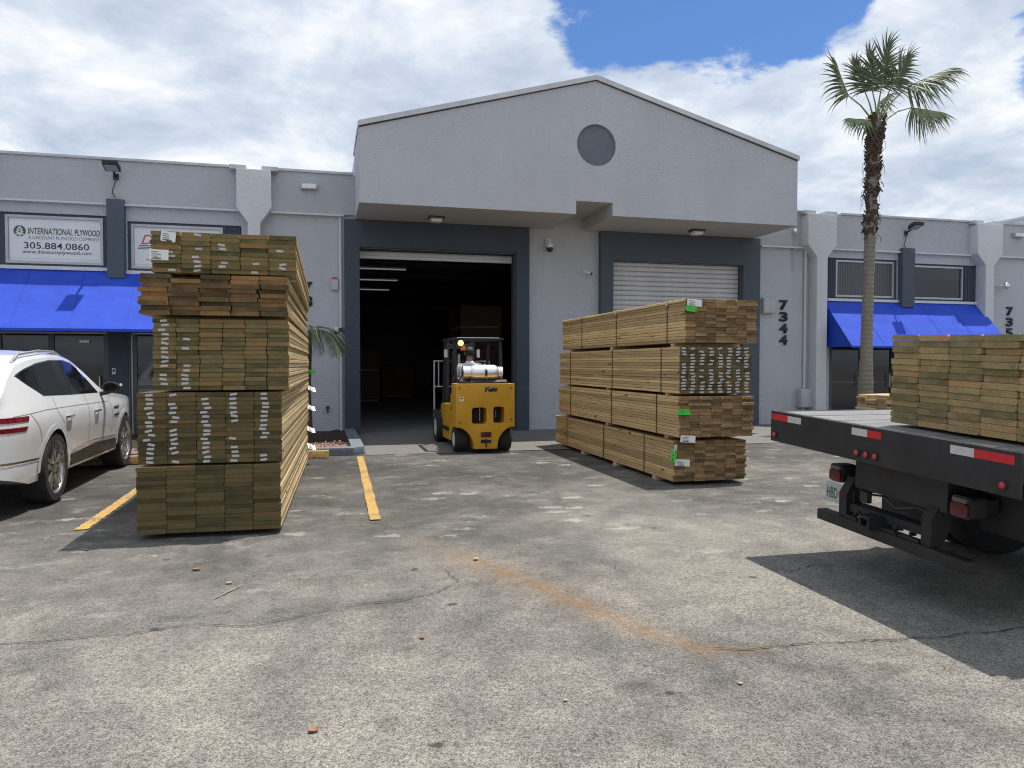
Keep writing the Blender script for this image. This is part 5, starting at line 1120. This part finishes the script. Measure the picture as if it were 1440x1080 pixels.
def boots():
    b = MB()
    for k in range(560):
        z = random.uniform(4.35, 6.95); dens = .55+.45*sin(z*3.1)**2 if z < 5.9 else 1
        if random.random() > dens*(.45+.55*(z-4.2)/2.7): continue
        u = z/7; x = 11.765+.02*u+.17*u**2; a = random.uniform(0, 2*pi); rr = .104+.045*max(0, (z-5.6)/1.3)
        o_ = Vector((x+cos(a)*rr*.92, 14+sin(a)*rr*.92, z)); d = Vector((cos(a)*random.uniform(.3, .75), sin(a)*random.uniform(.3, .75), 1 if random.random() < .75 else -.8)).normalized(); s = Vector((-sin(a), cos(a), 0)); L = random.uniform(.06, .17); w = random.uniform(.03, .065); n_ = d.cross(s)
        v4 = [o_+s*w, o_-s*w, o_-s*w*.5+d*L+Vector((cos(a), sin(a), 0))*.012, o_+s*w*.5+d*L+Vector((cos(a), sin(a), 0))*.012]
        vv_ = [b.bm.verts.new(p_) for p_ in v4]+[b.bm.verts.new(p_+Vector((cos(a), sin(a), 0))*.018) for p_ in v4]
        for q in ((0, 1, 2, 3), (7, 6, 5, 4), (0, 4, 5, 1), (1, 5, 6, 2), (2, 6, 7, 3), (3, 7, 4, 0)): b.bm.faces.new([vv_[i] for i in q])
    for k in range(60):
        z = random.uniform(4.3, 6.6); a = random.uniform(0, 2*pi); u = z/7; x = 11.765+.02*u+.17*u**2; p_ = Vector((x+cos(a)*.17, 14+sin(a)*.17, z)); b.tube([p_, p_+Vector((cos(a)*.05, sin(a)*.05, -.05)), p_+Vector((cos(a)*.06, sin(a)*.06, -random.uniform(.1, .25)))], [.006, .005, .002], 4)
    o = b.build('leaf_bases', 'boot', palm); props(o, kind='stuff')
boots()
K = .00443
FR = [((552, 372), (435, 165), .15, .1, 1.0, .10, 26, 0), ((632, 505), (415, 515), -.1, -.3, .95, .10, 24, 0), ((660, 340), (585, 130), .20, .30, 1.0, .05, 30, 1), ((690, 340), (715, 45), -.15, -.2, 1.0, .04, 34, 1), ((735, 345), (850, 120), -.2, -.30, 1.0, .07, 32, 1), 
      ((832, 332), (1150, 160), -.2, -.40, 1.0, .10, 36, .3), ((940, 395), (1250, 385), .2, .3, 1.0, .10, 34, 0), ((735, 420), (860, 410), .4, .8, .9, .12, 26, .5), ((765, 380), (930, 250), .35, .7, 1.0, .10, 30, .5), ((675, 345), (650, 85), .05, .1, 1.0, .05, 32, 1)]
for (hx, hy), (tx, ty), yh, yt, kk, drp, nl, face in FR:
    H_ = Vector((PX+(hx-690)*K, PY+yh, PZ+(490-hy)*K)); T_ = Vector((PX+(tx-690)*K, PY+yt, PZ+(490-ty)*K)); A_ = (T_-H_); L_ = A_.length; A_.normalize()
    b = MB(); lay = b.bm.verts.layers.float.new('tipness')
    dep = Vector((0, 1, 0))-A_*A_.y; dep.normalize(); lat = A_.cross(dep).normalized()
    if lat.x < 0: lat = -lat
    dn_ = Vector((.25, 0, -1)); dn_ = dn_-A_*dn_.dot(A_); dn_.normalize()
    curve = []; q = H_.copy(); dd = A_.copy()
    for i in range(nl+1):
        curve.append((q.copy(), dd.copy())); dd = (dd+Vector((.004, 0, -.35*drp/nl*2.2))).normalized(); q = q+dd*(L_*.62/nl)
    for k in range(nl+1):
        u = k/nl; q, dd = curve[k]; ang = radians(82*(1-u)**.8+6)
        for sg_ in (-1, 1):
            fold = dep*sg_*.45+dn_*.85; sp = (lat*sg_*.92+dn_*.12+dep*random.uniform(-.35, .35)); sd_ = (sp*face+fold*(1-face)).normalized()
            an = ang*random.uniform(.86, 1.1); d = dd*cos(an)+sd_*sin(an); ll = L_*(.42+.16*sin(pi*min(1, u+.25)))*kk*random.uniform(.62, 1.18)
            leaflet(b, lay, q, d, ll, .042, drp*random.uniform(1.6, 6.5), random.uniform(.04, .28), 6, side=(dd.cross(sd_)).cross(d) if True else None)
    o = b.build('frond', 'palm_leaf', palm, smooth=80)
    base_ = Vector((PX+random.uniform(-.06, .06), PY+random.uniform(-.06, .06), PZ-.1)); mid_ = base_.lerp(H_, .55)+Vector((0, 0, .07)); b = MB(); b.tube([base_, mid_, H_, curve[nl//2][0], curve[-1][0]], [.024, .016, .012, .008, .003], 6); b.build('petiole', 'petiole', o, smooth=60)
# small feather palm behind the left stack
pp = empty('dwarf_palm', (-.22, 14.3, .06), 0, 'small feathery palm behind the left lumber stack', 'palm', None)
b = MB(); b.tube([(-.22, 14.3, .02), (-.24, 14.32, 1.0), (-.20, 14.3, 2.1)], [.08, .06, .055], 12); b.build('trunk', 'boot', pp, smooth=60)
for k in range(26):
    a = 2*pi*k/26+random.uniform(-.15, .15); up_ = random.uniform(.25, .95); b = MB(); lay = b.bm.verts.layers.float.new('tipness'); q = Vector((-.20, 14.3, 2.1)); d = Vector((cos(a), sin(a), up_)).normalized(); n_ = 26; L_ = random.uniform(.70, .92); P_ = [q.copy()]
    for i in range(n_):
        q = q+d*(L_/n_); d = (d+Vector((0, 0, -.085))).normalized(); P_.append(q.copy()); sd_ = d.cross(Vector((0, 0, 1))).normalized()
        if i > 3:
            for s_ in (-1, 1): leaflet(b, lay, q, sd_*s_+d*.75+Vector((0, 0, random.uniform(-.1, .25))), 0.27*(1-.5*abs(i/n_-.45))*random.uniform(.85, 1.1), .020, .18, 0, 3)
    for v_ in b.bm.verts: v_[lay] *= .6
    o = b.build('frond', 'palm_leaf', pp, smooth=80); MB().tube(P_, .006, 5).build('rachis', 'petiole', o)
# fallen leaves
M['dry_leaf'] = simple('dry_leaf', (.26, .13, .06), .7, var=.3, scale=30); M['pale_leaf'] = simple('pale_leaf', (.40, .31, .16), .7, var=.2, scale=30)
def leaf(x, y, s, mat, label):
    b = MB(); n = 7; V = []
    for i in range(n+1):
        u = i/n; w = s*.36*math.sin(pi*u**.8)+.0008; V.append([b.bm.verts.new(((u-.5)*s, sg_*w, .004+s*(.10*abs(sg_)+.22*(u-.5)**2))) for sg_ in (-1, 0, 1)])
    for A, B in zip(V, V[1:]):
        for k in range(2): b.bm.faces.new((A[k], B[k], B[k+1], A[k+1]))
    o = bpy.data.objects.new('fallen_leaf', b.mesh('fallen_leaf', mat, smooth=60)); o.location = (x, y, -.004); o.rotation_euler = (random.uniform(-.1, .1), 0, random.uniform(0, 6)); put(o); props(o, label, 'leaf', 'dead leaves on the asphalt')
for x, y, s, mt, lb_ in ((-.04, 3.10, .05, 'dry_leaf', 'curled reddish dead leaf alone near the bottom of the picture'), (.53, 4.02, .04, 'dry_leaf', 'small brown dead leaf left of the rust stain'), (-1.84, 6.61, .05, 'dry_leaf', 'brown dead leaf at the tip of the left stack shadow'), (-.89, 5.77, .07, 'dry_leaf', 'dark dead leaf in front of the left lumber stack'), (-.62, 5.36, .05, 'pale_leaf', 'pale yellow leaf in front of the left stack by a white scuff'), (1.15, 5.55, .06, 'pale_leaf', 'pale yellow leaf lying on the upper rust stain'), (1.9, 3.06, .03, 'pale_leaf', 'tiny pale leaf beside the dark oil spots'), (1.05, 3.1, .025, 'pale_leaf', 'tiny pale leaf left of the dark oil spots')): leaf(x, y, s, mt, lb_)
M['chalk'] = worn_paint('white_scuff', (.25, .24, .222))
ribbon('scuff_mark', [(-.68, 5.0), (-.52, 5.30)], .016, 'chalk', ground, z=.0012, jit=.004)
